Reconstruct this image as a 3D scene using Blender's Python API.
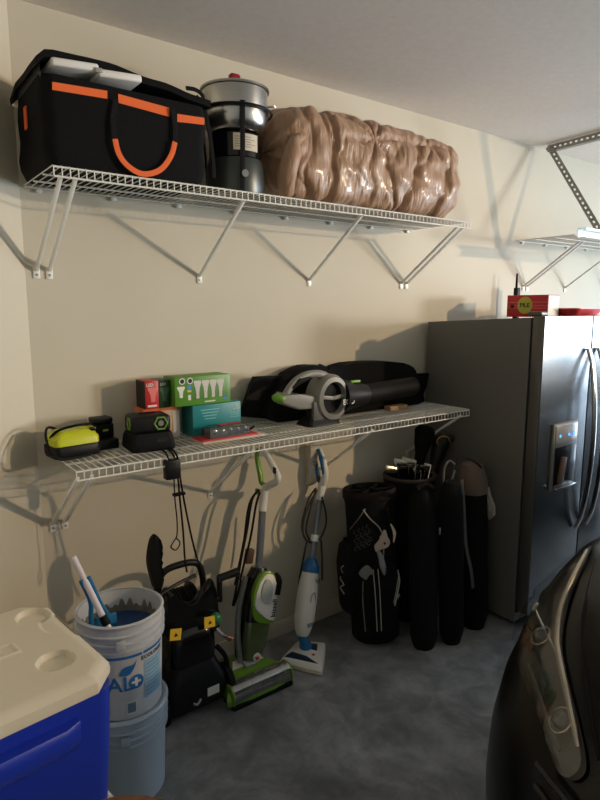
import bpy, bmesh, math, random
import numpy as np
from mathutils import Vector, Matrix, noise, geometry
from mathutils.bvhtree import BVHTree
for o in list(bpy.data.objects): bpy.data.objects.remove(o)
random.seed(4)
SC = bpy.context.scene
COL = SC.collection
PI = math.pi

# ------------------------------------------------------------------ camera
# X runs along the shelved wall, Y into it (wall at Y=0), floor at Z=0, wall corner at X=0
CAM = Vector((-0.5324, -2.42, 1.71)); FPX = 595.0
TH, PITCH = math.radians(36.752), math.radians(8.6955)
FWD = Vector((math.sin(TH)*math.cos(PITCH), math.cos(TH)*math.cos(PITCH), -math.sin(PITCH)))
RGT = Vector((math.cos(TH), -math.sin(TH), 0)); UPV = RGT.cross(FWD)
cd = bpy.data.cameras.new('camera'); cam = bpy.data.objects.new('camera', cd); COL.objects.link(cam)
cd.sensor_fit = 'VERTICAL'; cd.sensor_height = 32; cd.sensor_width = 24; cd.lens = FPX/800*32; cd.clip_start = .02
M = Matrix((RGT, UPV, -FWD)).transposed().to_4x4(); M.translation = CAM
cam.matrix_world = M; SC.camera = cam

def ray(px, py): return FWD + RGT*((px-300)/FPX) - UPV*((py-400)/FPX)
def at(px, py, X=None, Y=None, Z=None):
    """point where the sight line of a pixel meets a plane of the place"""
    r = ray(px, py)
    if X is not None: t = (X-CAM.x)/r.x
    elif Y is not None: t = (Y-CAM.y)/r.y
    else: t = (Z-CAM.z)/r.z
    return CAM + r*t

# ------------------------------------------------------------------ world and light
SC.view_settings.view_transform = 'Standard'; SC.view_settings.look = 'None'
SC.view_settings.exposure = -0.12; SC.view_settings.gamma = 1.0; SC.view_settings.use_curve_mapping = False
w = bpy.data.worlds.new('sky'); SC.world = w; w.use_nodes = True
bg = w.node_tree.nodes['Background']; bg.inputs[0].default_value = (.62, .75, 1, 1); bg.inputs[1].default_value = 1.2
def area(name, loc, target, sx, sy, power, color):
    l = bpy.data.lights.new(name, 'AREA'); l.shape = 'RECTANGLE'; l.size = sx; l.size_y = sy; l.energy = power; l.color = color
    o = bpy.data.objects.new(name, l); COL.objects.link(o); o.location = loc
    o.rotation_euler = (Vector(target)-Vector(loc)).to_track_quat('-Z', 'Y').to_euler(); return o
# daylight entering by the open garage door: the whole opening, and the bright sky above the parked car
area('door_daylight', (6.25, -3.3, 1.2), (0, -3.3, 1.2), 4.6, 2.2, 250, (.68, .84, 1.0))
area('door_sky', (9.4, -7.0, 2.0), (.8, 0, 1.6), 1.1, .8, 400, (1.0, .98, .94))

# ------------------------------------------------------------------ materials
LAMPW = 540
def lin(c):
    return tuple((v/255/12.92 if v/255 <= .04045 else ((v/255+.055)/1.055)**2.4) for v in c)
MATS = {}
def mat(name, col, rough=.5, metal=0, spec=.5, coat=0, var=0, vscale=6, bump=0, bscale=60, emit=0, trans=0, alpha=1, stretch=None, col2=None, sheen=0):
    if name in MATS: return MATS[name]
    m = bpy.data.materials.new(name); m.use_nodes = True; nt = m.node_tree; p = nt.nodes['Principled BSDF']
    c = lin(col); p.inputs['Base Color'].default_value = (*c, 1)
    p.inputs['Roughness'].default_value = rough; p.inputs['Metallic'].default_value = metal
    p.inputs['Specular IOR Level'].default_value = spec; p.inputs['Coat Weight'].default_value = coat
    p.inputs['Coat Roughness'].default_value = .08
    p.inputs['Sheen Weight'].default_value = sheen
    p.inputs['Transmission Weight'].default_value = trans; p.inputs['Alpha'].default_value = alpha
    if emit: p.inputs['Emission Color'].default_value = (*c, 1); p.inputs['Emission Strength'].default_value = emit
    if var or bump:
        tc = nt.nodes.new('ShaderNodeTexCoord'); mp = nt.nodes.new('ShaderNodeMapping')
        nt.links.new(tc.outputs['Object'], mp.inputs[0])
        if stretch: mp.inputs['Scale'].default_value = stretch
    if var:
        n = nt.nodes.new('ShaderNodeTexNoise'); n.inputs['Scale'].default_value = vscale; n.inputs['Detail'].default_value = 6
        nt.links.new(mp.outputs[0], n.inputs['Vector'])
        r = nt.nodes.new('ShaderNodeValToRGB'); r.color_ramp.elements[0].position = .3; r.color_ramp.elements[1].position = .7
        a = lin(col2) if col2 else tuple(v*(1-var) for v in c)
        r.color_ramp.elements[0].color = (*a, 1); r.color_ramp.elements[1].color = (*tuple(min(1, v*(1+var*.6)) for v in c), 1)
        nt.links.new(n.outputs[0], r.inputs[0]); nt.links.new(r.outputs[0], p.inputs['Base Color'])
    if bump:
        n = nt.nodes.new('ShaderNodeTexNoise'); n.inputs['Scale'].default_value = bscale; n.inputs['Detail'].default_value = 4
        nt.links.new(mp.outputs[0], n.inputs['Vector'])
        b = nt.nodes.new('ShaderNodeBump'); b.inputs['Strength'].default_value = bump; b.inputs['Distance'].default_value = .01
        nt.links.new(n.outputs[0], b.inputs['Height']); nt.links.new(b.outputs[0], p.inputs['Normal'])
    MATS[name] = m; return m

def film(name, tint, gloss, rough):
    """thin clear plastic: see-through with a glossy skin"""
    m = bpy.data.materials.new(name); m.use_nodes = True; nt = m.node_tree; nt.nodes.clear()
    out = nt.nodes.new('ShaderNodeOutputMaterial'); mx = nt.nodes.new('ShaderNodeMixShader')
    t = nt.nodes.new('ShaderNodeBsdfTransparent'); t.inputs[0].default_value = (*tint, 1)
    g = nt.nodes.new('ShaderNodeBsdfGlossy'); g.inputs['Roughness'].default_value = rough
    mx.inputs[0].default_value = gloss
    nt.links.new(t.outputs[0], mx.inputs[1]); nt.links.new(g.outputs[0], mx.inputs[2]); nt.links.new(mx.outputs[0], out.inputs[0])
    return m

def floor_mat():
    m = bpy.data.materials.new('concrete_floor'); m.use_nodes = True; nt = m.node_tree; p = nt.nodes['Principled BSDF']
    tc = nt.nodes.new('ShaderNodeTexCoord')
    def nz(s, d, rg=.6):
        n = nt.nodes.new('ShaderNodeTexNoise'); n.inputs['Scale'].default_value = s; n.inputs['Detail'].default_value = d
        n.inputs['Roughness'].default_value = rg; n.inputs['Distortion'].default_value = .6; nt.links.new(tc.outputs['Object'], n.inputs['Vector']); return n
    a, b, c = nz(1.6, 8, .65), nz(7, 8), nz(60, 3)
    r1 = nt.nodes.new('ShaderNodeValToRGB'); e = r1.color_ramp.elements
    e[0].position = .32; e[0].color = (*lin((92, 95, 98)), 1); e[1].position = .68; e[1].color = (*lin((160, 162, 164)), 1)
    nt.links.new(a.outputs[0], r1.inputs[0])
    r2 = nt.nodes.new('ShaderNodeValToRGB'); e = r2.color_ramp.elements
    e[0].position = .38; e[0].color = (.62, .62, .62, 1); e[1].position = .66; e[1].color = (1.12, 1.12, 1.12, 1)
    nt.links.new(b.outputs[0], r2.inputs[0])
    mx = nt.nodes.new('ShaderNodeMix'); mx.data_type = 'RGBA'; mx.blend_type = 'MULTIPLY'; mx.inputs[0].default_value = 1
    nt.links.new(r1.outputs[0], mx.inputs[6]); nt.links.new(r2.outputs[0], mx.inputs[7])
    # pale scuffs
    s = nz(3.5, 10, .75); r3 = nt.nodes.new('ShaderNodeValToRGB'); e = r3.color_ramp.elements
    e[0].position = .69; e[0].color = (0, 0, 0, 1); e[1].position = .75; e[1].color = (.5, .5, .5, 1)
    nt.links.new(s.outputs[0], r3.inputs[0])
    m2 = nt.nodes.new('ShaderNodeMix'); m2.data_type = 'RGBA'; m2.inputs[7].default_value = (*lin((190, 188, 182)), 1)
    nt.links.new(r3.outputs[0], m2.inputs[0]); nt.links.new(mx.outputs[2], m2.inputs[6])
    nt.links.new(m2.outputs[2], p.inputs['Base Color'])
    p.inputs['Roughness'].default_value = .55
    bp = nt.nodes.new('ShaderNodeBump'); bp.inputs['Strength'].default_value = .25; bp.inputs['Distance'].default_value = .004
    nt.links.new(c.outputs[0], bp.inputs['Height']); nt.links.new(bp.outputs[0], p.inputs['Normal'])
    return m

WALL = mat('wall_paint', (203, 195, 176), .7, var=.03, vscale=2, bump=.03, bscale=220)
CEIL = mat('ceiling_paint', (240, 230, 219), .8, var=.04, vscale=40, bump=.06, bscale=180)
BASE = mat('baseboard_paint', (203, 194, 174), .5)
WIRE = mat('white_coated_wire', (232, 232, 226), .35)
BLK = mat('black_plastic', (20, 20, 21), .45, spec=.28)
BLKM = mat('black_matt_plastic', (14, 14, 15), .65, spec=.18)
BLKG = mat('black_gloss_plastic', (14, 14, 15), .18)
RUB = mat('black_rubber', (14, 14, 14), .7, spec=.2)
FABK = mat('black_fabric', (13, 13, 14), .9, bump=.25, bscale=300, spec=.2)
FABK2 = mat('charcoal_fabric', (20, 20, 22), .9, bump=.3, bscale=160, spec=.2)
ORANGE = mat('orange_webbing', (235, 104, 40), .75, bump=.2, bscale=400)
STEEL = mat('brushed_steel', (190, 190, 188), .24, 1, var=.08, vscale=8, stretch=(1, 1, 60))
CHROME = mat('chrome', (215, 215, 215), .1, 1)
GALV = mat('galvanised_steel', (165, 163, 155), .4, .85, var=.15, vscale=40)
WHITE = mat('white_plastic', (226, 224, 218), .4)
GREYPL = mat('grey_plastic', (120, 120, 116), .45)
LGREY = mat('light_grey_plastic', (150, 152, 150), .4)
GREEN = mat('lime_green_plastic', (112, 160, 40), .35)
TEALB = mat('blue_plastic', (28, 112, 160), .35)
YEL = mat('yellow_green_plastic', (196, 202, 30), .4)

# ------------------------------------------------------------------ mesh builder
def V(*a): return Vector(a)
class B:
    def __init__(s): s.bm = bmesh.new()
    def box(s, c, d, bev=0, rot=None, seg=2):
        Mx = Matrix.Translation(c) @ (rot.to_4x4() if rot is not None else Matrix()) @ Matrix.Diagonal((d[0], d[1], d[2], 1))
        r = bmesh.ops.create_cube(s.bm, size=1, matrix=Mx)
        if bev:
            es = {e for v in r['verts'] for e in v.link_edges}
            bmesh.ops.bevel(s.bm, geom=list(es), offset=bev, segments=seg, affect='EDGES', profile=.5)
        return s
    def cyl(s, p0, p1, r0, r1=None, seg=16, cap=True):
        p0, p1 = Vector(p0), Vector(p1); d = p1-p0; q = d.to_track_quat('Z', 'Y')
        Mx = Matrix.Translation((p0+p1)/2) @ q.to_matrix().to_4x4()
        bmesh.ops.create_cone(s.bm, cap_ends=cap, segments=seg, radius1=r0, radius2=r0 if r1 is None else r1, depth=d.length, matrix=Mx); return s
    def loft(s, rings, cap=True, closed=True, capends=None):
        vs = [[s.bm.verts.new(p) for p in r] for r in rings]
        n = len(rings[0])
        for a, b in zip(vs, vs[1:]):
            for i in range(n if closed else n-1):
                j = (i+1) % n; s.bm.faces.new((a[i], a[j], b[j], b[i]))
        if cap:
            s.bm.faces.new(list(reversed(vs[0]))); s.bm.faces.new(vs[-1])
        return s
    def tube(s, pts, r, seg=8, closed=False, sub=0, flat=None):
        pts = [Vector(p) for p in pts]
        if sub: pts = smooth(pts, sub, closed)
        n = len(pts); rs = r if isinstance(r, (list, tuple)) else [r]*n
        if len(rs) != n: rs = [np.interp(i/(n-1)*(len(rs)-1), range(len(rs)), rs) for i in range(n)]
        def tan(i):
            if closed: return (pts[(i+1) % n]-pts[i-1]).normalized()
            return (pts[min(i+1, n-1)]-pts[max(i-1, 0)]).normalized()
        t = tan(0); nv = t.orthogonal().normalized(); rings = []
        if flat is not None:
            nv = (Vector(flat[1])-t*Vector(flat[1]).dot(t)).normalized()
        for i in range(n):
            t = tan(i); 
            if flat is not None: nv = Vector(flat[1])
            nv = (nv-t*nv.dot(t)).normalized(); bn = t.cross(nv)
            k = flat[0] if flat is not None else 1
            rings.append([pts[i]+nv*(rs[i]*k*math.cos(a))+bn*(rs[i]*math.sin(a)) for a in [2*PI*j/seg for j in range(seg)]])
        if closed: rings.append(rings[0]); 
        s.loft(rings, cap=not closed); return s
    def lathe(s, prof, seg=32, M=Matrix(), cap=False):
        rings = [[M @ Vector((r*math.cos(a), r*math.sin(a), z)) for a in [2*PI*j/seg for j in range(seg)]] for r, z in prof]
        s.loft(rings, cap=cap); return s
    def prism(s, poly, depth, M=Matrix(), bev=0, seg=2):
        a = [s.bm.verts.new(M @ Vector((x, y, 0))) for x, y in poly]
        b = [s.bm.verts.new(M @ Vector((x, y, depth))) for x, y in poly]
        n = len(poly); fs = [s.bm.faces.new(list(reversed(a))), s.bm.faces.new(b)]
        for i in range(n): fs.append(s.bm.faces.new((a[i], a[(i+1) % n], b[(i+1) % n], b[i])))
        if bev:
            es = {e for f in fs[:2] for e in f.edges}
            bmesh.ops.bevel(s.bm, geom=list(es), offset=bev, segments=seg, affect='EDGES', profile=.5)
        return s
    def sph(s, c, r, seg=16, M=None):
        r = (r, r, r) if not isinstance(r, (tuple, list)) else r
        Mx = Matrix.Translation(c) @ (M.to_4x4() if M is not None else Matrix()) @ Matrix.Diagonal((*r, 1))
        bmesh.ops.create_uvsphere(s.bm, u_segments=seg, v_segments=max(6, seg//2), radius=1, matrix=Mx); return s
    def surf(s, fn, nu, nv, closeu=False):
        g = [[s.bm.verts.new(fn(i/nu, j/nv)) for j in range(nv+1)] for i in range(nu if closeu else nu+1)]
        m = len(g)
        for i in range(m if closeu else m-1):
            for j in range(nv): s.bm.faces.new((g[i][j], g[(i+1) % m][j], g[(i+1) % m][j+1], g[i][j+1]))
        return s
    def quad(s, *ps): s.bm.faces.new([s.bm.verts.new(Vector(p)) for p in ps]); return s

def smooth(pts, n, closed=False):
    out = []; N = len(pts)
    for i in range(N if closed else N-1):
        if closed: p0, p1, p2, p3 = pts[i-1], pts[i], pts[(i+1) % N], pts[(i+2) % N]
        else: p0, p1, p2, p3 = pts[max(i-1, 0)], pts[i], pts[i+1], pts[min(i+2, N-1)]
        for k in range(n):
            t = k/n
            out.append(.5*((2*p1)+(p2-p0)*t+(2*p0-5*p1+4*p2-p3)*t*t+(3*p1-p0-3*p2+p3)*t**3))
    if not closed: out.append(pts[-1])
    return out
def sm2(poly, n, closed=True):
    return [(p.x, p.y) for p in smooth([Vector((x, y, 0)) for x, y in poly], n, closed)]
def rr(wd, dp, r, z, n=5, cx=0, cy=0):
    """rounded rectangle ring at height z"""
    out = []
    for sx, sy, a0 in ((1, 1, 0), (-1, 1, PI/2), (-1, -1, PI), (1, -1, 1.5*PI)):
        for k in range(n+1):
            a = a0+PI/2*k/n
            out.append(Vector((cx+sx*(wd/2-r)+r*math.cos(a), cy+sy*(dp/2-r)+r*math.sin(a), z)))
    return out
def obj(name, b, m, parent=None, smooth_angle=40, kind=None, label=None):
    bm = b.bm; bmesh.ops.remove_doubles(bm, verts=bm.verts, dist=1e-6); bmesh.ops.recalc_face_normals(bm, faces=bm.faces)
    me = bpy.data.meshes.new(name); bm.to_mesh(me); bm.free()
    me.polygons.foreach_set('use_smooth', [True]*len(me.polygons)); me.set_sharp_from_angle(angle=math.radians(smooth_angle))
    me.materials.append(m); o = bpy.data.objects.new(name, me); COL.objects.link(o)
    if parent is not None: o.parent = parent
    if kind: o['kind'] = kind
    if label: o['label'] = label
    return o
def tag(o, label, cat, group=None):
    o['label'] = label; o['category'] = cat
    if group: o['group'] = group
    return o
def thing(name, label, cat, loc=(0, 0, 0), rot=(0, 0, 0), group=None):
    o = bpy.data.objects.new(name, None); COL.objects.link(o); o.location = loc; o.rotation_euler = rot; o.empty_display_size = .05
    return tag(o, label, cat, group)
def struct(name, b, m, parent=None):
    o = obj(name, b, m, parent)
    if parent is None: o['kind'] = 'structure'
    return o
def text(name, s, size, M, m, parent, bend=None, ext=.0004, bold=0, align='CENTER'):
    c = bpy.data.curves.new('t', 'FONT'); c.body = s; c.size = size; c.align_x = align; c.align_y = 'CENTER'; c.extrude = ext; c.offset = bold; c.resolution_u = 2
    t = bpy.data.objects.new('t', c); COL.objects.link(t); dg = bpy.context.evaluated_depsgraph_get()
    me = bpy.data.meshes.new_from_object(t.evaluated_get(dg)); bpy.data.objects.remove(t)
    for v in me.vertices: v.co = bend(v.co) if bend else (M @ v.co)
    me.materials.clear(); me.materials.append(m); me.name = name
    o = bpy.data.objects.new(name, me); COL.objects.link(o); o.parent = parent; return o
def frontM(p, rz=0, tilt=0):
    """text/plate frame facing -Y (towards the camera side): x right, y up"""
    return Matrix.Translation(p) @ Matrix.Rotation(rz, 4, 'Z') @ Matrix.Rotation(PI/2, 4, 'X') @ Matrix.Rotation(tilt, 4, 'Z')
def strip(poly3, thick_dir, b=None):
    b = b or B(); d = Vector(thick_dir); vs = [Vector(p) for p in poly3]
    a = [b.bm.verts.new(p) for p in vs]; c = [b.bm.verts.new(p+d) for p in vs]; n = len(vs)
    b.bm.faces.new(a); b.bm.faces.new(list(reversed(c)))
    for i in range(n): b.bm.faces.new((a[i], a[(i+1) % n], c[(i+1) % n], c[i]))
    return b

# ------------------------------------------------------------------ the garage
CH = 2.785
AL = math.radians(50); WLX, WLY = -1.7*math.sin(AL), -1.7*math.cos(AL)
YF, XR = -6.4, 6.3
struct('floor', B().box((2.4, -3.15, -.05), (8.2, 6.9, .1)), floor_mat())
struct('ceiling', B().box((2.4, -3.15, CH+.05), (8.2, 6.9, .1)), CEIL)
struct('wall_back', B().box((3.15, .06, CH/2), (6.5, .12, CH)), WALL)
struct('wall_left', strip([(0, 0, 0), (WLX, WLY, 0), (WLX, WLY, CH), (0, 0, CH)], (-.1*math.cos(AL), .1*math.sin(AL), 0)), WALL)
struct('wall_house', B().box((WLX-.06, (YF+WLY)/2, CH/2), (.12, WLY-YF+.05, CH)), WALL)
struct('wall_far', B().box((2.4, YF-.06, CH/2), (8.0, .12, CH)), WALL)
b = B(); b.box((XR+.06, -.4, CH/2), (.12, .9, CH)); b.box((XR+.06, -6.1, CH/2), (.12, .7, CH)); b.box((XR+.06, -3.3, 2.62), (.12, 5.0, CH-2.45))
struct('wall_right', b, WALL)
b = B(); b.box((1.1, -.008, .043), (2.2, .016, .086), .004); struct('baseboard_back', b, BASE)
b = B(); b.box((.85, .008, .043), (1.7, .016, .086), .004); o = struct('baseboard_left', b, BASE)
o.location = (0, 0, 0); o.rotation_euler = (0, 0, math.radians(180+40))

t = thing('unseen_flood_lamp', 'unseen warm flood lamp with black cone shade, added near the garage door', 'lamp', (4.95, -4.6, CH))  # unseen lamp inferred from warm shadows; cone and aim added to shape its light
obj('stem', B().cyl((0, 0, 0), (0, 0, -.13), .01, seg=10), BLKM, t); obj('ceiling_rose', B().lathe([(0, 0), (.05, 0), (.045, -.02), (0, -.024)], 20), WHITE, t)
LD = Vector((.55, 0, .55))-Vector((4.95, -4.6, CH-.17)); LQ = LD.to_track_quat('-Z', 'Y'); LM = Matrix.Translation((0, 0, -.17)) @ LQ.to_matrix().to_4x4()
obj('shade', B().lathe([(.0, .05), (.03, .045), (.04, .02), (.075, -.075), (.072, -.075), (.036, .02), (.0, .038)], 28, LM), BLKM, t)
obj('bulb', B().lathe([(.014, .035), (.02, .02), (.03, -.005), (.03, -.02), (.018, -.035), (0, -.04)], 20, LM), mat('lit_bulb', (255, 214, 160), .4, emit=30), t)
pl = bpy.data.lights.new('lamp_beam', 'SPOT'); pl.energy = LAMPW; pl.color = (1.0, .73, .45); pl.shadow_soft_size = .05; pl.spot_size = math.radians(72); pl.spot_blend = .9
plo = bpy.data.objects.new('lamp_beam', pl); COL.objects.link(plo); plo.parent = t; plo.matrix_local = LM @ Matrix.Translation((0, 0, -.085))

# ------------------------------------------------------------------ wire shelves
def brace(parent, x, z, depth, drop=.30):
    b = B(); p0, p1 = V(x, -depth+.012, z-.03), V(x, -.006, z-drop)
    q = (p1-p0).to_track_quat('Z', 'X').to_matrix(); b.box((p0+p1)/2, (.013, .013, (p1-p0).length), .002, q)
    br = obj('support_brace', b, WIRE, parent)
    f = B(); f.box((x, -.003, z-drop-.012), (.024, .006, .042), .002); fp = obj('foot_plate', f, WIRE, br)
    s = B(); s.cyl((x, -.0055, z-drop-.018), (x, -.009, z-drop-.018), .0045, seg=10); obj('screw', s, GALV, fp)
def wire_shelf(label, x0, x1, z, depth, braces, drop=.3):
    t = thing('wire_shelf', label, 'shelf', (0, 0, 0), (0, 0, 0), 'white wire shelves on the wall')
    LIP = .034; r = .0032
    for nm, y, zz in (('rear_rail', -.012, z-.004), ('front_rail', -depth, z-.004), ('lip_rail', -depth-.003, z-LIP), ('support_rod', -.14, z-.006), ('support_rod', -.27, z-.006)):
        obj(nm, B().cyl((x0, y, zz), (x1, y, zz), r, seg=8), WIRE, t)
    b = B(); n = round((x1-x0)/.0254)
    for i in range(n+1):
        x = x0+(x1-x0)*i/n
        b.tube([(x, -.008, z), (x, -depth+.003, z), (x, -depth-.002, z-.003), (x, -depth-.003, z-LIP)], .0021, 5)
    obj('cross_wires', b, WIRE, t, kind='stuff')
    for x in braces: brace(t, x, z, depth, drop)
    for i in range(int((x1-x0)/.28)+1):
        x = x0+.05+i*.28
        if x < x1: obj('wall_clip', B().box((x, -.008, z-.012), (.02, .016, .018), .003), WIRE, t)
    return t
UZ, LZ, DP = 2.155, 1.167, .40
wire_shelf('upper white wire shelf carrying the black tote bag and the bagged comforter', .015, 2.07, UZ, DP, (.039, .085, .717, 1.33, 1.99, 2.035))
wire_shelf('lower white wire shelf carrying battery chargers, bulb boxes and leaf blower', .03, 2.13, LZ, DP, (.038, .086, .746, 1.42, 2.08), .305)
wire_shelf('white wire shelf high on the wall above the refrigerator', 3.09, 5.2, 2.165, .40, (3.19, 3.235, 3.72, 4.3, 4.9))

# ------------------------------------------------------------------ refrigerator
fr = thing('refrigerator', 'grey sided stainless side-by-side refrigerator with door dispenser beside the shelves', 'refrigerator', (2.2, -.03, 0))
FS = mat('fridge_grey_enamel', (104, 103, 98), .42, bump=.05, bscale=400)
STEELD = mat('stainless_door', (168, 172, 176), .2, 1, var=.05, vscale=5, stretch=(40, 1, 1))
TRIMG = mat('fridge_trim_grey', (92, 90, 86), .35, .4)
FW, FH = .92, 1.655
b = B(); b.loft([[V(0, 0, .03), V(FW, 0, .03), V(FW, -.669, .03), V(0, -.669, .03)], [V(0, 0, 1.635), V(FW, 0, 1.635), V(FW, -.669, 1.668), V(0, -.669, 1.668)]])
obj('cabinet', b, FS, fr)
obj('door_gasket', B().box((FW/2, -.665, .87), (FW-.03, .022, 1.58)), RUB, fr)
obj('toe_grille', B().box((FW/2, -.64, .05), (FW-.04, .03, .06), .004), BLKM, fr)
for x in (.06, FW-.06):
    for y in (-.06, -.6): obj('foot', B().cyl((x, y, 0), (x, y, .035), .022, seg=12), BLKM, fr)
SPLIT = .468
doors = []
for (xa, xb) in ((.0, SPLIT-.003), (SPLIT+.003, FW)):
    b = B(); b.box(((xa+xb)/2, -.71, .885), (xb-xa, .07, 1.58), .012, seg=3)
    d = obj('door', b, TRIMG, fr); doors.append(d)
    b = B(); R = []
    for z in (.1, 1.672):
        R.append([V(xa+.004+(xb-xa-.008)*k/12, -.7455-.006*math.sin(PI*k/12), z) for k in range(13)])
    b.surf(lambda u, v: R[0][round(u*12)]*(1-v)+R[1][round(u*12)]*v, 12, 1)
    obj('stainless_skin', b, STEELD, d, label='brushed stainless door skin')
# handles
for i, hx in enumerate((SPLIT-.055, SPLIT+.055)):
    pts = []
    for k in range(17):
        u = k/16; z = 1.50-1.0*u
        pts.append((hx, -.755-.062*math.sin(PI*u)**.6-.004, z))
    b = B(); b.tube(pts, .018, 8, flat=(.6, (0, 1, 0)))
    h = obj('handle', b, STEEL, doors[i])
# dispenser
dsp = obj('dispenser_frame', B().box((.235, -.757, .94), (.235, .016, .36), .006), GREYPL, doors[0])
obj('control_panel', B().box((.235, -.767, 1.06), (.21, .006, .105), .003), mat('dispenser_panel', (176, 180, 184), .25, .5), dsp)
LEDB = mat('blue_panel_led', (60, 150, 255), .4, emit=2.0)
for x in (.17, .255, .30): obj('indicator_light', B().cyl((x, -.769, 1.055), (x, -.772, 1.055), .008, seg=10), LEDB, dsp)
b = B(); b.box((.235, -.768, .885), (.20, .006, .22), .003); obj('dispenser_niche', b, BLKG, dsp)
b = B(); b.box((.2, -.775, .87), (.05, .012, .14), .004, Matrix.Rotation(.2, 3, 'Y')); obj('paddle', b, mat('brown_paddle', (112, 78, 56), .4), dsp)
obj('drip_tray', B().box((.235, -.775, .775), (.2, .03, .012), .003), STEEL, dsp)
for x in (.04, FW-.04): obj('hinge_cover', B().box((x, -.68, 1.686), (.06, .08, .022), .006), TRIMG, fr)

# things on the refrigerator
REDC = mat('red_carton', (196, 44, 48), .55, var=.08, vscale=12)
def carton(name, label, cat, loc, d, rz, m, bev=.002, group=None):
    t = thing(name, label, cat, loc, (0, 0, rz), group)
    obj('carton', B().box((0, 0, d[2]/2), d, bev), m, t); return t
cq = at(548, 303, Y=-.50); CARTC = (cq.x-.125*.12+.075*.993, cq.y+.125*.993+.075*.12, 1.6635)
t = carton('drink_carton', 'red drink carton with round yellow emblem standing on the refrigerator', 'carton', CARTC, (.25, .15, .128), -1.45, REDC)
b = B(); b.box((.1255, 0, .064), (.002, .14, .12)); obj('end_panel', b, mat('white_card', (222, 222, 214), .6), t)
MG = frontM((-.012, -.0755, .068))
b = B(); b.prism([(0.046*math.cos(a), .05*math.sin(a)) for a in np.linspace(0, 2*PI, 25)[:-1]], .0015, MG); e = obj('emblem', b, mat('emblem_yellow', (190, 184, 70), .6), t)
text('emblem_lettering', 'PILE', .034, MG @ Matrix.Translation((0, 0, .002)), mat('ink_dark_green', (34, 56, 40), .6), t, bold=.001)
for z in (.052, .066, .086): obj('stripe', B().box((0, -.0755, z), (.245, .001, .0035)), mat('carton_pink', (226, 120, 112), .6), t)
obj('square_print', B().box((-.09, -.0758, .062), (.02, .001, .02)), mat('ink_black', (22, 22, 24), .6), t)
t = thing('flat_tray', 'flat red plastic tray lying on the refrigerator', 'tray', (2.99, -.42, 1.666), (0, 0, 0))
b = B(); b.loft([rr(.26, .3, .03, .0), rr(.28, .32, .03, .02), rr(.31, .35, .04, .045), rr(.30, .34, .04, .047)]); obj('tray_body', b, REDC, t)
b = B(); b.loft([rr(.315, .355, .04, .044), rr(.315, .355, .04, .05), rr(.28, .32, .03, .05)], cap=False); obj('tray_rim', b, mat('pink_plastic', (214, 110, 112), .4), t)
t = thing('handheld_radio', 'small black handheld radio with stub antenna behind the red carton', 'radio', (at(517, 290, Y=-.10).x, -.10, 1.648), (0, 0, .3))
obj('radio_body', B().box((0, 0, .1), (.055, .03, .2), .006), BLK, t); obj('antenna', B().cyl((-.015, 0, .2), (-.015, 0, .29), .008, .006, 10), BLKM, t)

# ------------------------------------------------------------------ garage door track with perforated angle hanger
PA = mat('perforated_angle_steel', (158, 156, 148), .5, .4, var=.1, vscale=30)
def perf_angle(name, p0, p1, up, side, wd, parent):
    """slotted L angle: two flanges, one with real slots"""
    p0, p1 = Vector(p0), Vector(p1); d = p1-p0; L = d.length; d.normalize(); up = Vector(up); up = (up-d*up.dot(d)).normalized(); sd = Vector(side); sd = (sd-d*sd.dot(d)-up*sd.dot(up)).normalized()
    R = Matrix((d, up, sd)).transposed(); b = B(); mid = (p0+p1)/2
    b.box(mid+sd*wd/2, (L, .003, wd), 0, R)
    e = wd*.36
    b.box(mid+up*e/2, (L, e, .003), 0, R); b.box(mid+up*(wd-e/2), (L, e, .003), 0, R)
    n = int(L/.038)
    for i in range(n+1): b.box(p0+d*(L*i/n)+up*wd/2, (.02, wd*.4, .003), 0, R)
    return obj(name, b, PA, parent)
t = thing('door_track_hanger', 'grey perforated steel angle hanger bolted to the ceiling above the refrigerator', 'hanger', (0, 0, 0))
perf_angle('ceiling_angle', (3.275, -.07, CH-.042), (3.12, -1.6, CH-.042), (0, 0, 1), (1, 0, 0), .04, t)
perf_angle('diagonal_brace', (3.26, -.12, CH-.02), (3.185, -.556, 2.14), (0, .6, .6), (1, 0, 0), .038, t)
perf_angle('diagonal_brace', (3.17, -1.05, CH-.02), (3.175, -.635, 2.14), (0, -.6, .6), (1, 0, 0), .038, t)
t = thing('door_track', 'pale galvanised horizontal garage door track hanging at the wall shelf', 'track', (0, 0, 0))
b = B(); b.box((4.53, -.60, 2.16), (3.44, .05, .003)); b.box((4.53, -.60, 2.11), (3.44, .05, .003)); b.box((4.53, -.576, 2.135), (3.44, .003, .053)); 
TRK = mat('track_steel', (205, 208, 208), .35, .6); obj('channel', b, TRK, t); obj('channel_lip', B().box((4.53, -.624, 2.155), (3.44, .003, .012)), TRK, t)
for y in (-.585,): obj('bolt', B().cyl((3.19, -.575, 2.135), (3.19, -.56, 2.135), .008, seg=8), GALV, t)

# ------------------------------------------------------------------ upper shelf: tote bag
bx, bw, bd, bh = .28, .57, .37, .268
t = thing('tote_bag', 'large black fabric tote bag with orange webbing bands on the upper shelf', 'bag', (bx, -.215, UZ+.002))
rings = []
for k in range(9):
    z = bh*k/8; s = 1-.05*(1-min(1, k/1.5))+.012*math.sin(k*1.3)
    ring = rr(bw*s, bd*s, .045, z, 6)
    for p in ring:
        n_ = noise.noise(Vector((p.x*6, p.y*6, z*7)))*.008; p.x += n_; p.y += n_*.8
    rings.append(ring)
b = B(); b.loft(rings); obj('bag_body', b, FABK, t)
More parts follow.
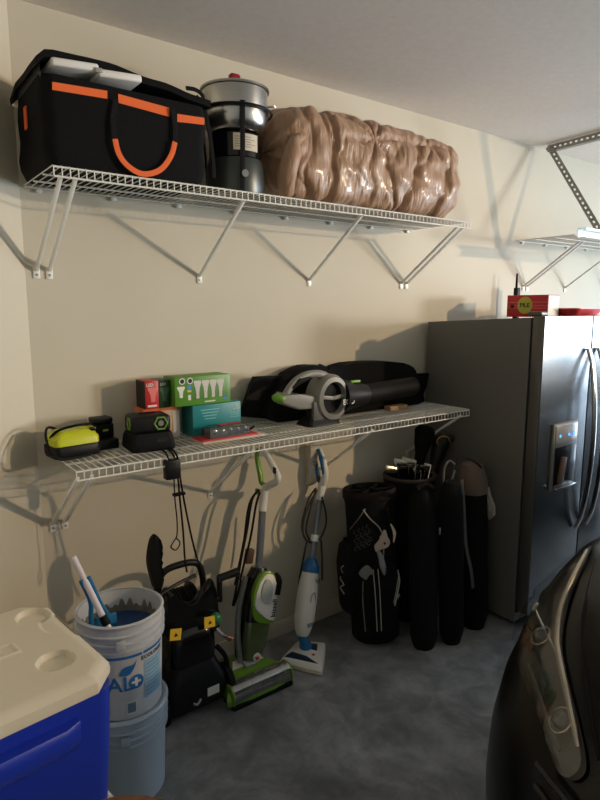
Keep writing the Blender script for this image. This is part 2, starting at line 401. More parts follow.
# padded lid, higher along the front left, sagging to the right and folded down over the left end
def lid(u, v):
    x = -bw/2-.012+u*(bw+.02); y = -bd/2-.004+v*(bd+.01)
    h = .066-.066*max(0, u-.25)**1.3+.006*noise.noise(Vector((x*9, y*9, 0)))
    if u < .05: h -= .03*(1-u/.05)
    h -= .10*max(0, v-.75)*(1-u)
    return Vector((x, y, bh+.004+h))
b = B(); b.surf(lid, 24, 12); b.surf(lambda u, v: lid(u, v)-Vector((0, 0, .022)), 24, 12)
for u in (0, 1): b.surf(lambda a, c: lid(u, a)-Vector((0, 0, .022*c)), 12, 1)
for v in (0, 1): b.surf(lambda a, c: lid(a, v)-Vector((0, 0, .022*c)), 24, 1)
obj('bag_lid', b, FABK, t)
b = B(); b.surf(lambda u, v: Vector((-bw/2+.004+.0*u, -bd/2+.02+u*(bd-.06), bh-.01+v*.045)), 6, 2); obj('mesh_panel', b, mat('grey_mesh', (70, 70, 70), .6), t)
YB = -.40
def orange_band(pxs, parent, yy=YB):
    return strip([at(x, y, Y=yy) for x, y in pxs], (0, -.003, 0))
def toLocal(o, parent):
    for v in o.data.vertices: v.co -= parent.location
for pxs in ([(52, 82), (107, 91), (107, 99), (52, 90)], [(118, 94), (169, 108), (169, 117), (118, 103)], [(177, 114), (204, 118), (204, 125), (177, 122)]):
    o = obj('webbing_band', orange_band(pxs, t), ORANGE, t); toLocal(o, t)
hp = [at(x, y, Y=-.415) for x, y in [(115, 139), (119, 154), (128, 166), (143, 174), (160, 170), (171, 156), (175, 142)]]
b = B(); b.tube(hp, .0105, 6, sub=4, flat=(.2, (0, 1, 0))); o = obj('carry_handle', b, ORANGE, t); toLocal(o, t)
for pxs in ([(115, 140), (113, 120), (116, 100)], [(175, 143), (175, 125), (172, 108)]):
    b = B(); b.tube([at(x, y, Y=-.41) for x, y in pxs], .0105, 6, sub=3, flat=(.2, (0, 1, 0))); o = obj('handle_strap', b, FABK2, t); toLocal(o, t)
b = B(); b.tube([at(x, y, Y=-.36) for x, y in [(196, 96), (204, 108), (209, 130), (213, 160), (214, 178)]], .009, 6, sub=4, flat=(.3, (0, 1, 0))); o = obj('side_strap', b, FABK2, t); toLocal(o, t)
b = B(); b.tube([at(x, y, Y=-.37) for x, y in [(186, 88), (196, 90), (203, 97), (196, 104), (184, 98)]], .008, 6, sub=4, flat=(.4, (0, 1, 0))); o = obj('buckle_strap', b, FABK2, t); toLocal(o, t)
b = B(); b.box((-bw/2-.004, .02, .18), (.004, .03, .07)); obj('webbing_band', b, ORANGE, t)
# white folded table edge poking out under the lid
t2 = thing('folded_panel', 'white folded plastic panel poking out under the lid of the black tote bag', 'panel', (0, 0, 0))
p0, p1 = at(50, 63, Y=-.405), at(141, 77, Y=-.405)
R = Matrix.Rotation(-math.atan2(p1.z-p0.z, p1.x-p0.x), 3, 'Y'); c = (p0+p1)/2; L = (p1-p0).length
b = B(); b.box(c+V(-L*.24, .10, .0), (L*.50, .22, .024), .007, R, 3); obj('panel_half', b, WHITE, t2)
b = B(); b.box(c+V(L*.25, .10, -.002), (L*.50, .22, .024), .007, R, 3); ph = obj('panel_half', b, WHITE, t2)
obj('hinge', B().box(c+V(0, -.012, -.003), (.024, .006, .014), .002, R), mat('grey_hinge', (150, 150, 145), .4), t2)

# ------------------------------------------------------------------ upper shelf: outdoor cooker with pot
t = thing('cooker_stand', 'black propane cooker stand with paper label on the upper shelf', 'cooker', (.765, -.25, UZ+.002))
DK = mat('dark_steel', (40, 42, 42), .35, .6)
b = B(); b.lathe([(.0, .004), (.113, .004), (.118, .03), (.118, .11), (.11, .135), (.0, .14)], 32); obj('burner_base', b, mat('grey_burner', (72, 76, 74), .35, .5), t)
b = B(); b.lathe([(.1, .135), (.106, .14), (.106, .225), (.1, .23)], 32); obj('wind_guard', b, BLKG, t)
for k in range(3):
    a = -1.9+k*2.09
    b = B(); b.tube([(.118*math.cos(a), .118*math.sin(a), .0), (.128*math.cos(a), .128*math.sin(a), .15), (.14*math.cos(a), .14*math.sin(a), .33)], .011, 6, sub=3, flat=(.3, (math.cos(a), math.sin(a), 0))); obj('leg', b, BLK, t)
b = B(); n = 40; b.tube([(.146*math.cos(2*PI*k/n), .146*math.sin(2*PI*k/n), .318) for k in range(n)], .005, 6, closed=True); obj('guard_ring', b, BLK, t)
def bendc(R, a0): return lambda co: Vector(((R+co.z)*math.sin(a0+co.x/R), -(R+co.z)*math.cos(a0+co.x/R), co.y))
b = B(); b.surf(lambda u, v: Vector((.1075*math.sin(-.62+u*1.0), -.1075*math.cos(-.62+u*1.0), .16+v*.062)), 10, 1); obj('paper_label', b, mat('cream_paper', (205, 196, 176), .6), t)
for k, z in enumerate((.168, .177, .186, .195, .204)):
    b = B(); b.surf(lambda u, v: Vector((.1082*math.sin(-.55+u*(.8 if k % 2 else .6)), -.1082*math.cos(-.55+u*(.8 if k % 2 else .6)), z+.004+v*.002)), 8, 1); obj('print_line', b, mat('grey_ink', (120, 112, 100), .7), t)
b = B(); b.cyl((-.03, -.112, .07), (-.033, -.126, .07), .014, seg=14); obj('bolt_head', b, STEEL, t)
t = thing('stock_pot', 'lidded stainless steel pot with red knob sitting in the cooker stand', 'pot', (.765, -.25, UZ+.002+.2305))
b = B(); b.lathe([(0, 0), (.075, 0), (.105, .012), (.124, .04), (.13, .075), (.13, .165), (.136, .168), (.136, .173), (.126, .173), (.126, .09), (0, .02)], 40); obj('pot_body', b, STEEL, t)
b = B(); b.lathe([(.137, .171), (.137, .176), (.12, .182), (.05, .192), (0, .194)], 40); ld = obj('pot_lid', b, STEEL, t)
b = B(); b.loft([rr(.03, .022, .006, .19), rr(.034, .024, .008, .205), rr(.046, .03, .01, .212), rr(.046, .03, .01, .232), rr(.036, .024, .008, .237)]); obj('knob', b, mat('dark_red_knob', (140, 24, 30), .35), ld)
b = B(); b.tube([(.128, -.04, .13), (.16, -.05, .135), (.178, -.03, .145)], .004, 6, sub=3); obj('handle', b, STEEL, t)
b = B(); b.lathe([(.1305, .086), (.132, .088), (.132, .094), (.1305, .096)], 40); obj('band', b, DK, t)

# ------------------------------------------------------------------ upper shelf: comforter in clear plastic
t = thing('comforter', 'brown satin comforter packed in clear plastic on the upper shelf', 'comforter', (1.50, -.205, UZ+.006))
CX, CY, CZ = .575, .175, .415
def ridge(x): return 1-abs(math.sin(x))
def comf(u, v, off=0, soft=1):
    s = 2*u-1; a = 2*PI*v
    e = max(0.0, 1-abs(s)**9)**.30
    ca, sa = math.cos(a), math.sin(a)
    k = (abs(ca)**3.4+abs(sa)**3.4)**(-1/3.4)
    y, z = k*ca, k*sa
    n1 = noise.noise(Vector((s*2.6, y*1.2, z*1.2))); n2 = noise.noise(Vector((s*6+7, y*2.6, z*2.6))); n3 = noise.noise(Vector((s*14, y*5, z*5+3)))
    h = z if abs(y) > .55 else (1+(.9-abs(y))*.8)*(1 if z > 0 else -1)   # unrolled height over the front and the top
    d = .03*n1+.03*n2+.012*n3
    # creases fanning out of two cinched points, and upright puckers on the rolled end
    for sc, zc, nf, wgt in ((-.12, .55, 7, 1.0), (.55, .75, 6, .8), (.15, -1.1, 6, .7)):
        dx, dz = (s-sc)*3.0, h-zc; th = math.atan2(dz, dx); r = math.hypot(dx, dz)
        w_ = wgt*math.exp(-(r/1.15)**2)*min(1, r/.25)
        d -= .075*w_*ridge(th*nf*.5+1.6*n1+.7*n2)**2.2
        d -= .05*wgt*math.exp(-(r/.22)**2)
    d -= .030*max(0, min(1, (-s-.45)*5))*ridge(s*16+2.2*n1+.5*h)**2.0
    d -= .026*ridge(s*7+1.4*h+2.5*n1)**3+.006*ridge(s*19-1.2*h+3*n2)**2
    d -= .055*math.exp(-((s+.56+.03*n2)/.03)**2)+.03*math.exp(-((s-.33-.12*h)/.035)**2)+.03*math.exp(-((s-.72-.1*h)/.03)**2)
    d *= soft
    hz = 1-.10*max(0, s-.45)-.04*max(0, -s-.6)
    y = y*e*CY*(1+d*2.3); z = z*e*CZ/2*hz*(1+d*1.6)
    P = Vector((s*CX*(1+.04*n2), y, max(0, CZ/2*.97+z)))
    if off:
        c0 = Vector((s*CX*.8, 0, CZ/2)); P += (P-c0).normalized()*off
        P.z = max(.0, P.z)
    return P
SATIN = mat('brown_satin', (160, 126, 98), .46, spec=.4, sheen=.2, bump=.9, bscale=9, stretch=(5, 2, .7))
b = B(); b.surf(lambda u, v: comf(u, 1-v), 320, 130); obj('quilt', b, SATIN, t, 80)
b = B(); b.surf(lambda u, v: comf(.008+u*.984, 1-v, .006, .8), 160, 70); obj('plastic_bag', b, film('clear_plastic_film', (.98, .98, .98), .014, .14), t, 80)
# twisted corner of the quilt by the pot
b = B(); tp = [(-.545, -.13, .02), (-.57, -.17, .09), (-.555, -.185, .16), (-.53, -.165, .215), (-.48, -.16, .25)]
b.tube(tp, [.03, .04, .036, .026, .012], 14, sub=5); obj('bunched_corner', b, SATIN, t, 80)

# ------------------------------------------------------------------ lower shelf: chargers
TOP = LZ+.002
t = thing('tool_charger', 'yellow green battery charger with black base and coiled cord on the lower shelf', 'charger', (.092, -.15, TOP), (0, 0, .1))
t.scale = (1.14, 1.14, 1.2)
b = B(); b.loft([rr(.15, .11, .02, 0), rr(.155, .115, .02, .012), rr(.155, .115, .02, .035), rr(.15, .11, .02, .038)]); obj('charger_base', b, BLK, t)
b = B(); b.loft([rr(.15, .108, .018, .038), rr(.148, .106, .018, .058), rr(.11, .08, .016, .078), rr(.10, .07, .014, .08)]); cb = obj('charger_top', b, YEL, t)
b = B(); b.loft([rr(.05, .07, .012, .045, cx=.05), rr(.045, .06, .01, .083, cx=.045)]); obj('battery_dock', b, YEL, cb)
obj('indicator', B().box((.055, -.035, .078), (.02, .012, .012), .002), BLKG, cb)
b = B(); b.tube([(.02, .05, .03), (-.03, .055, .075), (-.08, .0, .09), (-.10, -.06, .05), (-.08, -.085, .012), (-.02, -.08, .006), (.03, -.07, .006)], .0042, 7, sub=6)
b.tube([(-.075, .03, .03), (-.06, -.02, .08), (-.01, -.05, .098), (.04, -.04, .096), (.06, .0, .09), (.03, .045, .07)], .0042, 7, sub=6)
obj('power_cord', b, RUB, t)
t = thing('battery_charger', 'small upright black battery in its charger beside the yellow green one', 'charger', (.222, -.10, TOP), (0, 0, .05))
obj('charger_base', B().box((0, -.01, .02), (.085, .11, .04), .006), BLK, t)
b = B(); b.box((0, .01, .068), (.08, .07, .054), .006); bt = obj('battery', b, BLKM, t)
b = B(); b.box((0, .01, .108), (.076, .066, .022), .005); obj('battery_cap', b, BLK, bt)
obj('level_mark', B().box((.004, -.0262, .07), (.022, .002, .008), .001), mat('lime_mark', (150, 180, 40), .5), bt)
t = thing('rapid_charger', 'large black charger with green-hexagon lithium pack docked on top', 'charger', (.365, -.215, TOP), (0, 0, -.1))
b = B(); b.loft([rr(.17, .16, .02, 0), rr(.175, .165, .02, .01), rr(.165, .155, .02, .05), rr(.15, .14, .02, .068)]); obj('charger_base', b, BLKM, t)
text('raised_lettering', 'EGO', .018, frontM((.03, -.083, .04)), mat('dark_grey_ink', (60, 62, 62), .5), t)
b = B(); b.box((.0, .0, .1), (.155, .12, .07), .018, seg=4); bp = obj('battery_pack', b, BLK, t)
EGOG = mat('green_trim', (110, 160, 50), .4)
b = B(); b.tube([(.034+.026*math.cos(k*PI/3), -.0615, .103+.026*math.sin(k*PI/3)) for k in range(6)], .0035, 6, closed=True); obj('hexagon_ring', b, EGOG, bp)
b = B(); b.tube([(-.0785, -.02+.02*math.cos(k*PI/3), .103+.024*math.sin(k*PI/3)) for k in range(6)], .0035, 6, closed=True); obj('hexagon_ring', b, EGOG, bp)
obj('hexagon_core', B().cyl((.034, -.059, .103), (.034, -.063, .103), .012, seg=6), GREYPL, bp)
b = B(); b.cyl((-.035, 0, .134), (.03, 0, .134), .006, seg=8); obj('grip', b, BLKM, bp)

# ------------------------------------------------------------------ lower shelf: bulb boxes
CW = mat('white_print', (222, 220, 212), .55); INKB = mat('ink_black', (22, 22, 24), .6)
BULB = mat('bulb_white_print', (226, 222, 210), .4); GREENC = mat('green_carton', (86, 142, 44), .45); TEALC = mat('teal_carton', (22, 132, 136), .45)
def bulb(parent, x, y, z, s=1.0, m=BULB, name='bulb_picture'):
    """flat printed floodlight bulb on a carton front"""
    pr = [(-.018, .026), (.018, .026), (.020, .020), (.011, .004), (.008, -.012), (.008, -.026), (-.008, -.026), (-.008, -.012), (-.011, .004), (-.020, .020)]
    b = B(); b.prism([(a*s*(.88/1.45 if s > 1.3 else 1), c*s) for a, c in pr], .0008, frontM((x, y, z))); return obj(name, b, m, parent)
t = carton('bulb_carton', 'orange topped carton of filament bulbs under the red bulb box', 'carton', (.468, -.068, TOP), (.16, .10, .135), 0, mat('amber_print', (176, 150, 118), .5))
obj('orange_band', B().box((0, 0, .128), (.1615, .1015, .015), .001), mat('orange_print', (224, 110, 44), .5), t)
obj('white_side_print', B().box((.064, -.0505, .06), (.03, .001, .116)), CW, t)
FIL = mat('filament_bulb_print', (214, 178, 128), .4)
for x in (-.01, .012, .034):
    b = B(); pr = [(0, -.032), (.006, -.03), (.007, -.014), (.011, .004), (.008, .018), (0, .028), (-.008, .018), (-.011, .004), (-.007, -.014), (-.006, -.03)]
    b.prism(pr, .0008, frontM((x, -.0502, .07))); obj('bulb_picture', b, FIL, t)
t = carton('bulb_carton', 'teal carton on the lower shelf under the green four-bulb box', 'carton', (.70, -.12, TOP), (.235, .105, .138), .0, TEALC)
text('lettering', 'UG', .022, frontM((.09, -.0533, .112)), CW, t)
for k in range(4): obj('print_line', B().box((-.035, -.0528, .115-.013*k), (.09-.012*k, .0008, .0035)), mat('pale_teal_ink', (120, 190, 190), .6), t)
for k in range(3): obj('print_line', B().box((.085, -.0528, .09-.009*k), (.045, .0008, .0025)), mat('pale_teal_ink', (120, 190, 190), .6), t)
obj('white_corner', B().box((-.1172, 0, .069), (.0008, .1, .12)), mat('teal_end', (40, 120, 124), .5), t)
t = carton('bulb_carton', 'red carton holding one bulb stacked on the orange topped carton', 'carton', (.422, -.085, TOP+.1365), (.058, .095, .115), 0, mat('red_bulb_carton', (188, 30, 38), .45))
text('lettering', 'LED', .018, frontM((-.008, -.0482, .098)), CW, t, bold=.0004)
bulb(t, .004, -.0478, .058, 1.15, mat('red_bulb_picture', (226, 120, 110), .4))
obj('dark_end', B().box((-.0292, 0, .0575), (.0008, .094, .113)), INKB, t); obj('white_mark', B().box((.0, -.0479, .012), (.04, .0006, .008)), CW, t)
t = carton('bulb_carton', 'dark green carton holding one bulb beside the red one', 'carton', (.477, -.085, TOP+.1365), (.05, .095, .115), 0, mat('dark_green_carton', (36, 66, 36), .45))
text('lettering', 'LED', .015, frontM((-.006, -.0482, .098)), CW, t); bulb(t, 0, -.0478, .055, 1.1, mat('green_bulb_picture', (74, 106, 70), .4))
t = carton('bulb_carton', 'bright green carton picturing four white floodlight bulbs on the teal carton', 'carton', (.637, -.115, TOP+.1395), (.262, .11, .122), 0, GREENC)
for x in (-.028, .01, .046, .082): bulb(t, x, -.0554, .066, 1.46)
bulb(t, -.104, -.0554, .06, .9); obj('print_line', B().box((.03, -.0553, .012), (.05, .0006, .005)), CW, t)
for x, zz in ((-.098, .105), (-.062, .105)):
    b = B(); b.cyl((x, -.0553, zz), (x, -.0562, zz), .0135, seg=18); d = obj('round_badge', b, CW, t); obj('badge_core', B().cyl((x, -.0562, zz), (x, -.0567, zz), .0095, seg=18), INKB, d)
obj('blue_tag', B().box((-.066, -.0553, .078), (.018, .0008, .02)), mat('blue_print', (60, 140, 190), .5), t)
obj('yellow_tag', B().box((-.066, -.0553, .062), (.018, .0008, .008)), mat('yellow_print', (210, 190, 80), .5), t); obj('white_tag', B().box((-.066, -.0553, .035), (.012, .0008, .022)), CW, t)
b = B(); b.box((.03, -.0575, .066), (.17, .0006, .085)); obj('clear_window', b, film('carton_window', (.98, .98, .98), .06, .1), t)
obj('corner_badge', B().box((.104, -.0553, .022), (.014, .0008, .02)), mat('blue_print', (60, 140, 190), .5), t)
# shrink-wrapped pack of bulbs on a red and white card
t = thing('card_sheet', 'thin red and white cardboard sheet lying on the front of the lower shelf', 'card', (.705, -.255, TOP), (0, 0, 0))
obj('white_layer', B().box((0, 0, .004), (.30, .115, .008), .001), mat('cream_card', (214, 186, 168), .6), t); obj('red_layer', B().box((-.01, .008, .0105), (.27, .10, .005), .001), REDC, t)
t = thing('bulb_pack', 'clear blister pack of small dark bulbs lying on the red card', 'bulb pack', (.70, -.245, TOP+.0132))
b = B()
for i in range(5):
    for j in range(2): pass
GL = mat('dark_bulb_glass', (40, 34, 30), .15, coat=.5)
for i in range(5):
    x = -.075+.036*i
    b = B(); b.lathe([(.0, -.03), (.008, -.03), (.009, -.012), (.019, .008), (.016, .024), (.0, .03)], 14, Matrix.Translation((x, -.012, .02)) @ Matrix.Rotation(PI/2, 4, 'X')); obj('bulb', b, GL, t)
b = B(); b.loft([rr(.2, .085, .01, .0), rr(.19, .08, .012, .036), rr(.16, .06, .012, .044)]); obj('blister', b, film('blister_plastic', (.8, .8, .8), .22, .15), t)
obj('red_insert', B().box((.02, .01, .0445), (.10, .03, .001)), REDC, t); obj('dark_insert', B().box((0, .036, .018), (.19, .004, .032)), INKB, t)
b = B(); b.tube([(.09, -.02, .004), (.12, -.01, .012), (.14, .0, .02), (.13, .02, .006)], .004, 6, sub=4); obj('tie', b, RUB, t)

# ------------------------------------------------------------------ lower shelf: black case and blower
out = [(241, 417), (247, 402), (253, 384), (256, 377), (284, 376), (296, 367), (318, 365), (328, 369), (345, 363), (380, 361), (404, 364), (412, 374), (433, 373), (428, 385), (420, 390), (418, 404), (330, 412), (300, 415)]
pts = [at(x, y, Y=-.075) for x, y in out]
t = thing('padded_case', 'long black contoured case with two humps standing behind the leaf blower', 'case', (0, 0, 0))
poly = [(min(p.x, 2.18), max(p.z, LZ+.004)) for p in pts]
for p in poly[:1]: pass
Mx = Matrix.Translation((0, -.10, 0)) @ Matrix.Rotation(PI/2, 4, 'X')
b = B(); b.prism(poly[0:5]+[(poly[4][0], LZ+.003)], .02, Matrix.Translation((0, -.04, 0)) @ Matrix.Rotation(PI/2, 4, 'X'), .004); obj('end_wing', b, BLKM, t)
mid = [(poly[4][0]-.06, LZ+.003), (poly[4][0]-.04, poly[4][1]-.05)]+poly[4:12]+[(poly[11][0]+.02, LZ+.05), (poly[11][0], LZ+.003)]
b = B(); b.prism([(x, max(z, LZ+.004)) for x, z in sm2(mid, 3)], .11, Matrix.Translation((0, -.02, 0)) @ Matrix.Rotation(PI/2, 4, 'X'), .02, 3); obj('case_shell', b, FABK, t)
b = B(); b.prism([poly[11], poly[12], poly[13], (poly[13][0]-.03, LZ+.04), (poly[11][0]-.05, LZ+.04)], .03, Matrix.Translation((0, -.04, 0)) @ Matrix.Rotation(PI/2, 4, 'X'), .004); obj('end_wing', b, BLKM, t)
obj('foot', B().box((poly[11][0]+.015, -.09, LZ+.022), (.03, .06, .04), .004), BLK, t)
tag(obj('wood_block', B().box((1.80, -.17, TOP+.012), (.13, .05, .024), .002), mat('pale_wood', (186, 150, 108), .6, var=.15, vscale=9, stretch=(1, 8, 8))), 'short pale wooden block lying under the blower tube', 'block')

YBL = -.235
t = thing('leaf_blower', 'grey and black cordless leaf blower with green accents on the lower shelf', 'leaf blower', (0, 0, 0))
EGREY = mat('warm_grey_plastic', (132, 130, 122), .45)
def P(x, y, dy=0): return at(x, y, Y=YBL+dy)
fc = P(327, 397)
# fan housing ring with open spokes
b = B(); n = 28; ang = [2*PI*k/n for k in range(n)]
rings = []
for (rx, dy) in ((.098, .05), (.105, .02), (.105, -.03), (.094, -.055), (.074, -.06), (.07, -.05), (.07, .05), (.098, .05)):
    rings.append([fc+V(rx*.95*math.cos(a), dy, rx*1.08*math.sin(a)) for a in ang])
b.loft(rings, cap=False); obj('fan_housing', b, EGREY, t)
obj('fan_core', B().cyl(fc+V(0, .048, 0), fc+V(0, -.03, 0), .072, seg=24), BLKM, t)
for a in (.1, 3.0): 
    b = B(); d = V(math.cos(a), 0, math.sin(a)); q = d.to_track_quat('X', 'Z').to_matrix(); b.box(fc+d*.04+V(0, -.045, 0), (.08, .012, .018), .003, q); obj('spoke', b, EGREY, t)
# nose cone and nozzle tube
pa, pb, pc = P(338, 396), P(365, 394), P(413, 386)
b = B(); b.tube([pa, (pa+pb)/2, pb], [.088, .066, .05], 20, sub=3); nc = obj('air_duct', b, BLK, t)
b = B(); b.tube([pb, pc], .05, 20); obj('nozzle_tube', b, BLKM, t)
obj('lock_tab', B().box(P(352, 381, 0)+V(0, -.02, 0), (.06, .02, .012), .003), EGOG, t)
lp = P(349, 402, -.074); text('side_lettering', 'EGO', .036, frontM(lp), CW, t, bold=.0008)
# handle and motor body
b = B(); b.tube([P(x, y) for x, y in [(283, 402), (287, 392), (297, 380), (311, 374), (324, 376), (332, 386)]], [.016, .017, .017, .018, .022, .03], 10, sub=5); obj('top_handle', b, EGREY, t)
b = B(); b.tube([P(x, y, -.004) for x, y in [(291, 388), (299, 381), (310, 377)]], [.014, .019, .012], 10, sub=4); obj('handle_grip', b, RUB, t)
b = B(); b.prism([(p.x, p.z) for p in [P(x, y) for x, y in [(276, 399), (280, 392), (296, 396), (312, 394), (318, 400), (312, 408), (296, 409), (280, 404)]]], .07, Matrix.Translation((0, YBL+.035, 0)) @ Matrix.Rotation(PI/2, 4, 'X'), .012, 3); obj('motor_body', b, EGREY, t)
b = B(); b.sph(P(279, 398), (.03, .04, .022)); obj('green_latch', b, EGOG, t)
obj('top_tab', B().box(P(309, 372), (.03, .016, .008), .003), EGOG, t)
b = B(); p = P(318, 418); b.loft([rr(.19, .12, .02, TOP, cx=p.x, cy=YBL), rr(.18, .11, .02, TOP+.014, cx=p.x, cy=YBL), rr(.08, .07, .02, TOP+.04, cx=p.x-.02, cy=YBL), rr(.07, .06, .02, TOP+.09, cx=p.x-.02, cy=YBL)]); obj('stand_base', b, BLK, t)
b = B(); b.box((p.x-.03, YBL-.035, TOP+.07), (.06, .02, .09), .004); obj('battery_slot', b, mat('mid_grey_plastic', (96, 96, 92), .5), t)

# ------------------------------------------------------------------ cords hanging below the lower shelf
YC = -.37
t = thing('power_adapter', 'black power adapter hanging from the front of the lower shelf by its cord', 'adapter', (0, 0, 0))
b = B(); b.box(at(172, 469, Y=YC-.03), (.06, .035, .075), .006); obj('adapter_body', b, BLK, t)
def cord(pxs, r=.0035, y=YC-.03, sub=4): return B().tube([at(x, yy, Y=y) for x, yy in pxs], r, 6, sub=sub)
pc_ = [at(150, 446, Z=TOP+.004), at(159, 449, Z=TOP+.005), at(165, 452, Z=TOP+.005), V(at(168, 458, Y=-.412).x, -.412, LZ)]
b = B(); b.tube([Vector(p) for p in pc_]+[at(170, 462, Y=YC-.035)], .0035, 6, sub=5); obj('cord', b, RUB, t)
b = cord([(174, 478), (175, 500), (177, 520), (177, 535), (174, 541), (171, 547), (176, 550), (180, 543), (176, 538)], .0026); obj('cord_tail', b, RUB, t)
t = thing('extension_cord', 'black doubled power cord hanging from the lower shelf to the pressure washer', 'cord', (0, 0, 0))
b = B(); b.tube([at(162, 446, Z=TOP+.004), at(169, 450, Z=TOP+.005), V(at(174, 457, Y=-.412).x, -.412, LZ)]+[at(x, y, Y=-.36) for x, y in [(177, 470), (180, 500), (183, 530), (185, 560), (187, 572)]], .0038, 6, sub=4); obj('cord_strand', b, RUB, t)
b = B(); b.tube([at(160, 444, Z=TOP+.004), at(171, 449, Z=TOP+.005), V(at(177, 456, Y=-.412).x, -.412, LZ)]+[at(x, y, Y=-.36) for x, y in [(179, 470), (184, 500), (190, 530), (196, 555), (200, 566)]], .0038, 6, sub=4); obj('cord_strand', b, RUB, t)
obj('cable_tie', B().box(at(179, 494, Y=-.37), (.05, .02, .012), .004), BLKM, t)

# ------------------------------------------------------------------ buckets
BKT = mat('grey_white_bucket', (196, 200, 204), .4, var=.06, vscale=7); BKT2 = mat('pale_blue_grey_bucket', (164, 178, 190), .42, var=.05, vscale=6)
BKX, BKY = .125, -.49
def bucket(label, z0, h, m, lid=False):
    t = thing('paint_bucket', label, 'bucket', (BKX, BKY, z0), (0, 0, 0), 'stacked paint buckets')
    r0, r1 = .131, .144
    rad = lambda z: r0+(r1-r0)*z/h
    prof = [(0, .0), (r0-.004, 0), (r0, .004), (rad(h-.09), h-.09)]
    b = B(); b.lathe(prof+[(rad(h-.085), h-.085), (r1, h-.004), (r1-.001, h), (r1-.006, h), (r0-.005, .01), (0, .008)], 48); obj('bucket_wall', b, m, t)
    for k, z in enumerate((h-.088, h-.062, h-.034)):
        b = B(); b.lathe([(rad(z)-.001, z-.004), (rad(z)+.009, z-.003), (rad(z)+.009, z+.001), (rad(z)-.001, z+.003)], 48); obj('reinforcing_rib', b, m, t)
    b = B(); b.lathe([(r1-.006, h-.004), (r1+.004, h-.006), (r1+.006, h+.001), (r1, h+.005), (r1-.006, h+.003)], 48); obj('rim', b, m, t)
    for a in (-.35, PI-.35):
        b = B(); c = V((rad(h-.06)+.008)*math.sin(a), -(rad(h-.06)+.008)*math.cos(a), h-.062); b.box(c, (.03, .014, .034), .004, Matrix.Rotation(a, 3, 'Z')); obj('handle_ear', b, m, t)
    return t, rad
tl, _ = bucket('pale blue grey paint bucket standing on the floor under another bucket', 0, .335, BKT2)
b = B(); b.lathe([(0, .3355), (.145, .3355), (.153, .331), (.154, .3385), (.148, .346), (.14, .346), (.138, .339), (0, .339)], 48); obj('bucket_lid', b, BKT2, tl)
H2 = .345
tb, rad = bucket('open white paint bucket with blue print stacked on another bucket', .3395, H2, BKT)
BLUEP = mat('blue_print_ink', (36, 110, 178), .5); PALEP = mat('pale_blue_panel', (140, 178, 204), .5); NAVY = mat('navy_ink', (40, 60, 84), .5)
def patch(name, a0, a1, z0, z1, m, n=14, off=.0012):
    b = B(); b.surf(lambda u, v: Vector(((rad(z0+(z1-z0)*v)+off)*math.sin(a0+(a1-a0)*u), -(rad(z0+(z1-z0)*v)+off)*math.cos(a0+(a1-a0)*u), z0+(z1-z0)*v)), n, 3); return obj(name, b, m, tb)
def bk(a0, z): return lambda co: Vector(((rad(z+co.y)+.0016+co.z)*math.sin(a0+co.x/.138), -(rad(z+co.y)+.0016+co.z)*math.cos(a0+co.x/.138), z+co.y))
AV = -.38   # bucket azimuth that faces the camera (angle from -Y)
patch('blue_stripe', AV-.9, AV+.52, .228, .238, BLUEP); patch('blue_stripe', AV+.56, AV+1.25, .228, .238, BLUEP)
patch('print_panel', AV+.58, AV+1.2, .06, .2, PALEP)
text('printed_name', 'HAL', .075, None, BLUEP, tb, bend=bk(AV-.22, .135), bold=.001)
text('printed_o', '\u25cf', .07, None, BLUEP, tb, bend=bk(AV+.37, .135)) if False else None
b = B(); pts = [(.026*math.cos(a), .026*math.sin(a)) for a in np.linspace(0, 2*PI, 29)[:-1]]
def bent(poly, a0, z, off=.0014): 
    bb = B(); f = bk(a0, z); bb.bm.faces.new([bb.bm.verts.new(f(Vector((x, y, off-.0014)))) for x, y in poly]); return bb
obj('printed_disc', bent(pts, AV+.36, .137), BLUEP, tb)
for sx, sy in ((.032, .009), (.009, .032)):
    obj('printed_plus', bent([(-sx/2, -sy/2), (sx/2, -sy/2), (sx/2, sy/2), (-sx/2, sy/2)], AV+.36, .137, .0022), CW, tb)
leaf = sm2([(-.026, -.012), (-.012, .012), (.02, .018), (.03, .03), (.022, .004), (.006, -.016), (-.012, -.018)], 4)
obj('printed_leaf', bent(leaf, AV+.16, .186), BLUEP, tb)
text('printed_small', 'PAINTLINE', .012, None, NAVY, tb, bend=bk(AV+.12, .098)) if False else None
text('printed_heading', 'ECOLOGIC', .020, None, NAVY, tb, bend=bk(AV+.86, .214), bold=.0004)
for k in range(9): patch('print_line', AV+.62, AV+1.12-.05*(k % 3), .07+.014*k, .0735+.014*k, mat('mid_blue_ink', (96, 140, 172), .5), 8, .002)
patch('barcode_panel', AV+.1, AV+.36, .022, .07, CW, 6); patch('barcode', AV+.13, AV+.33, .028, .064, mat('grey_blue_ink', (104, 130, 156), .5), 6, .0022)
b = B(); b.lathe([(.0, .262), (.132, .262)], 40); obj('paint_residue', b, mat('blue_paint_residue', (22, 62, 112), .35, var=.2, vscale=20), tb)
b = B()
for k in range(7):
    a = .2+k*.55; 
b.surf(lambda u, v: Vector(((rad(.22+v*.1)-.0085)*math.cos(.0+u*3.0), (rad(.22+v*.1)-.0085)*math.sin(.0+u*3.0), .25+v*(.03+.075*abs(noise.noise(Vector((u*14, 2, 0))))))), 160, 5)
obj('dried_paint', b, mat('grey_dried_paint', (120, 116, 104), .7, var=.3, vscale=25), tb)
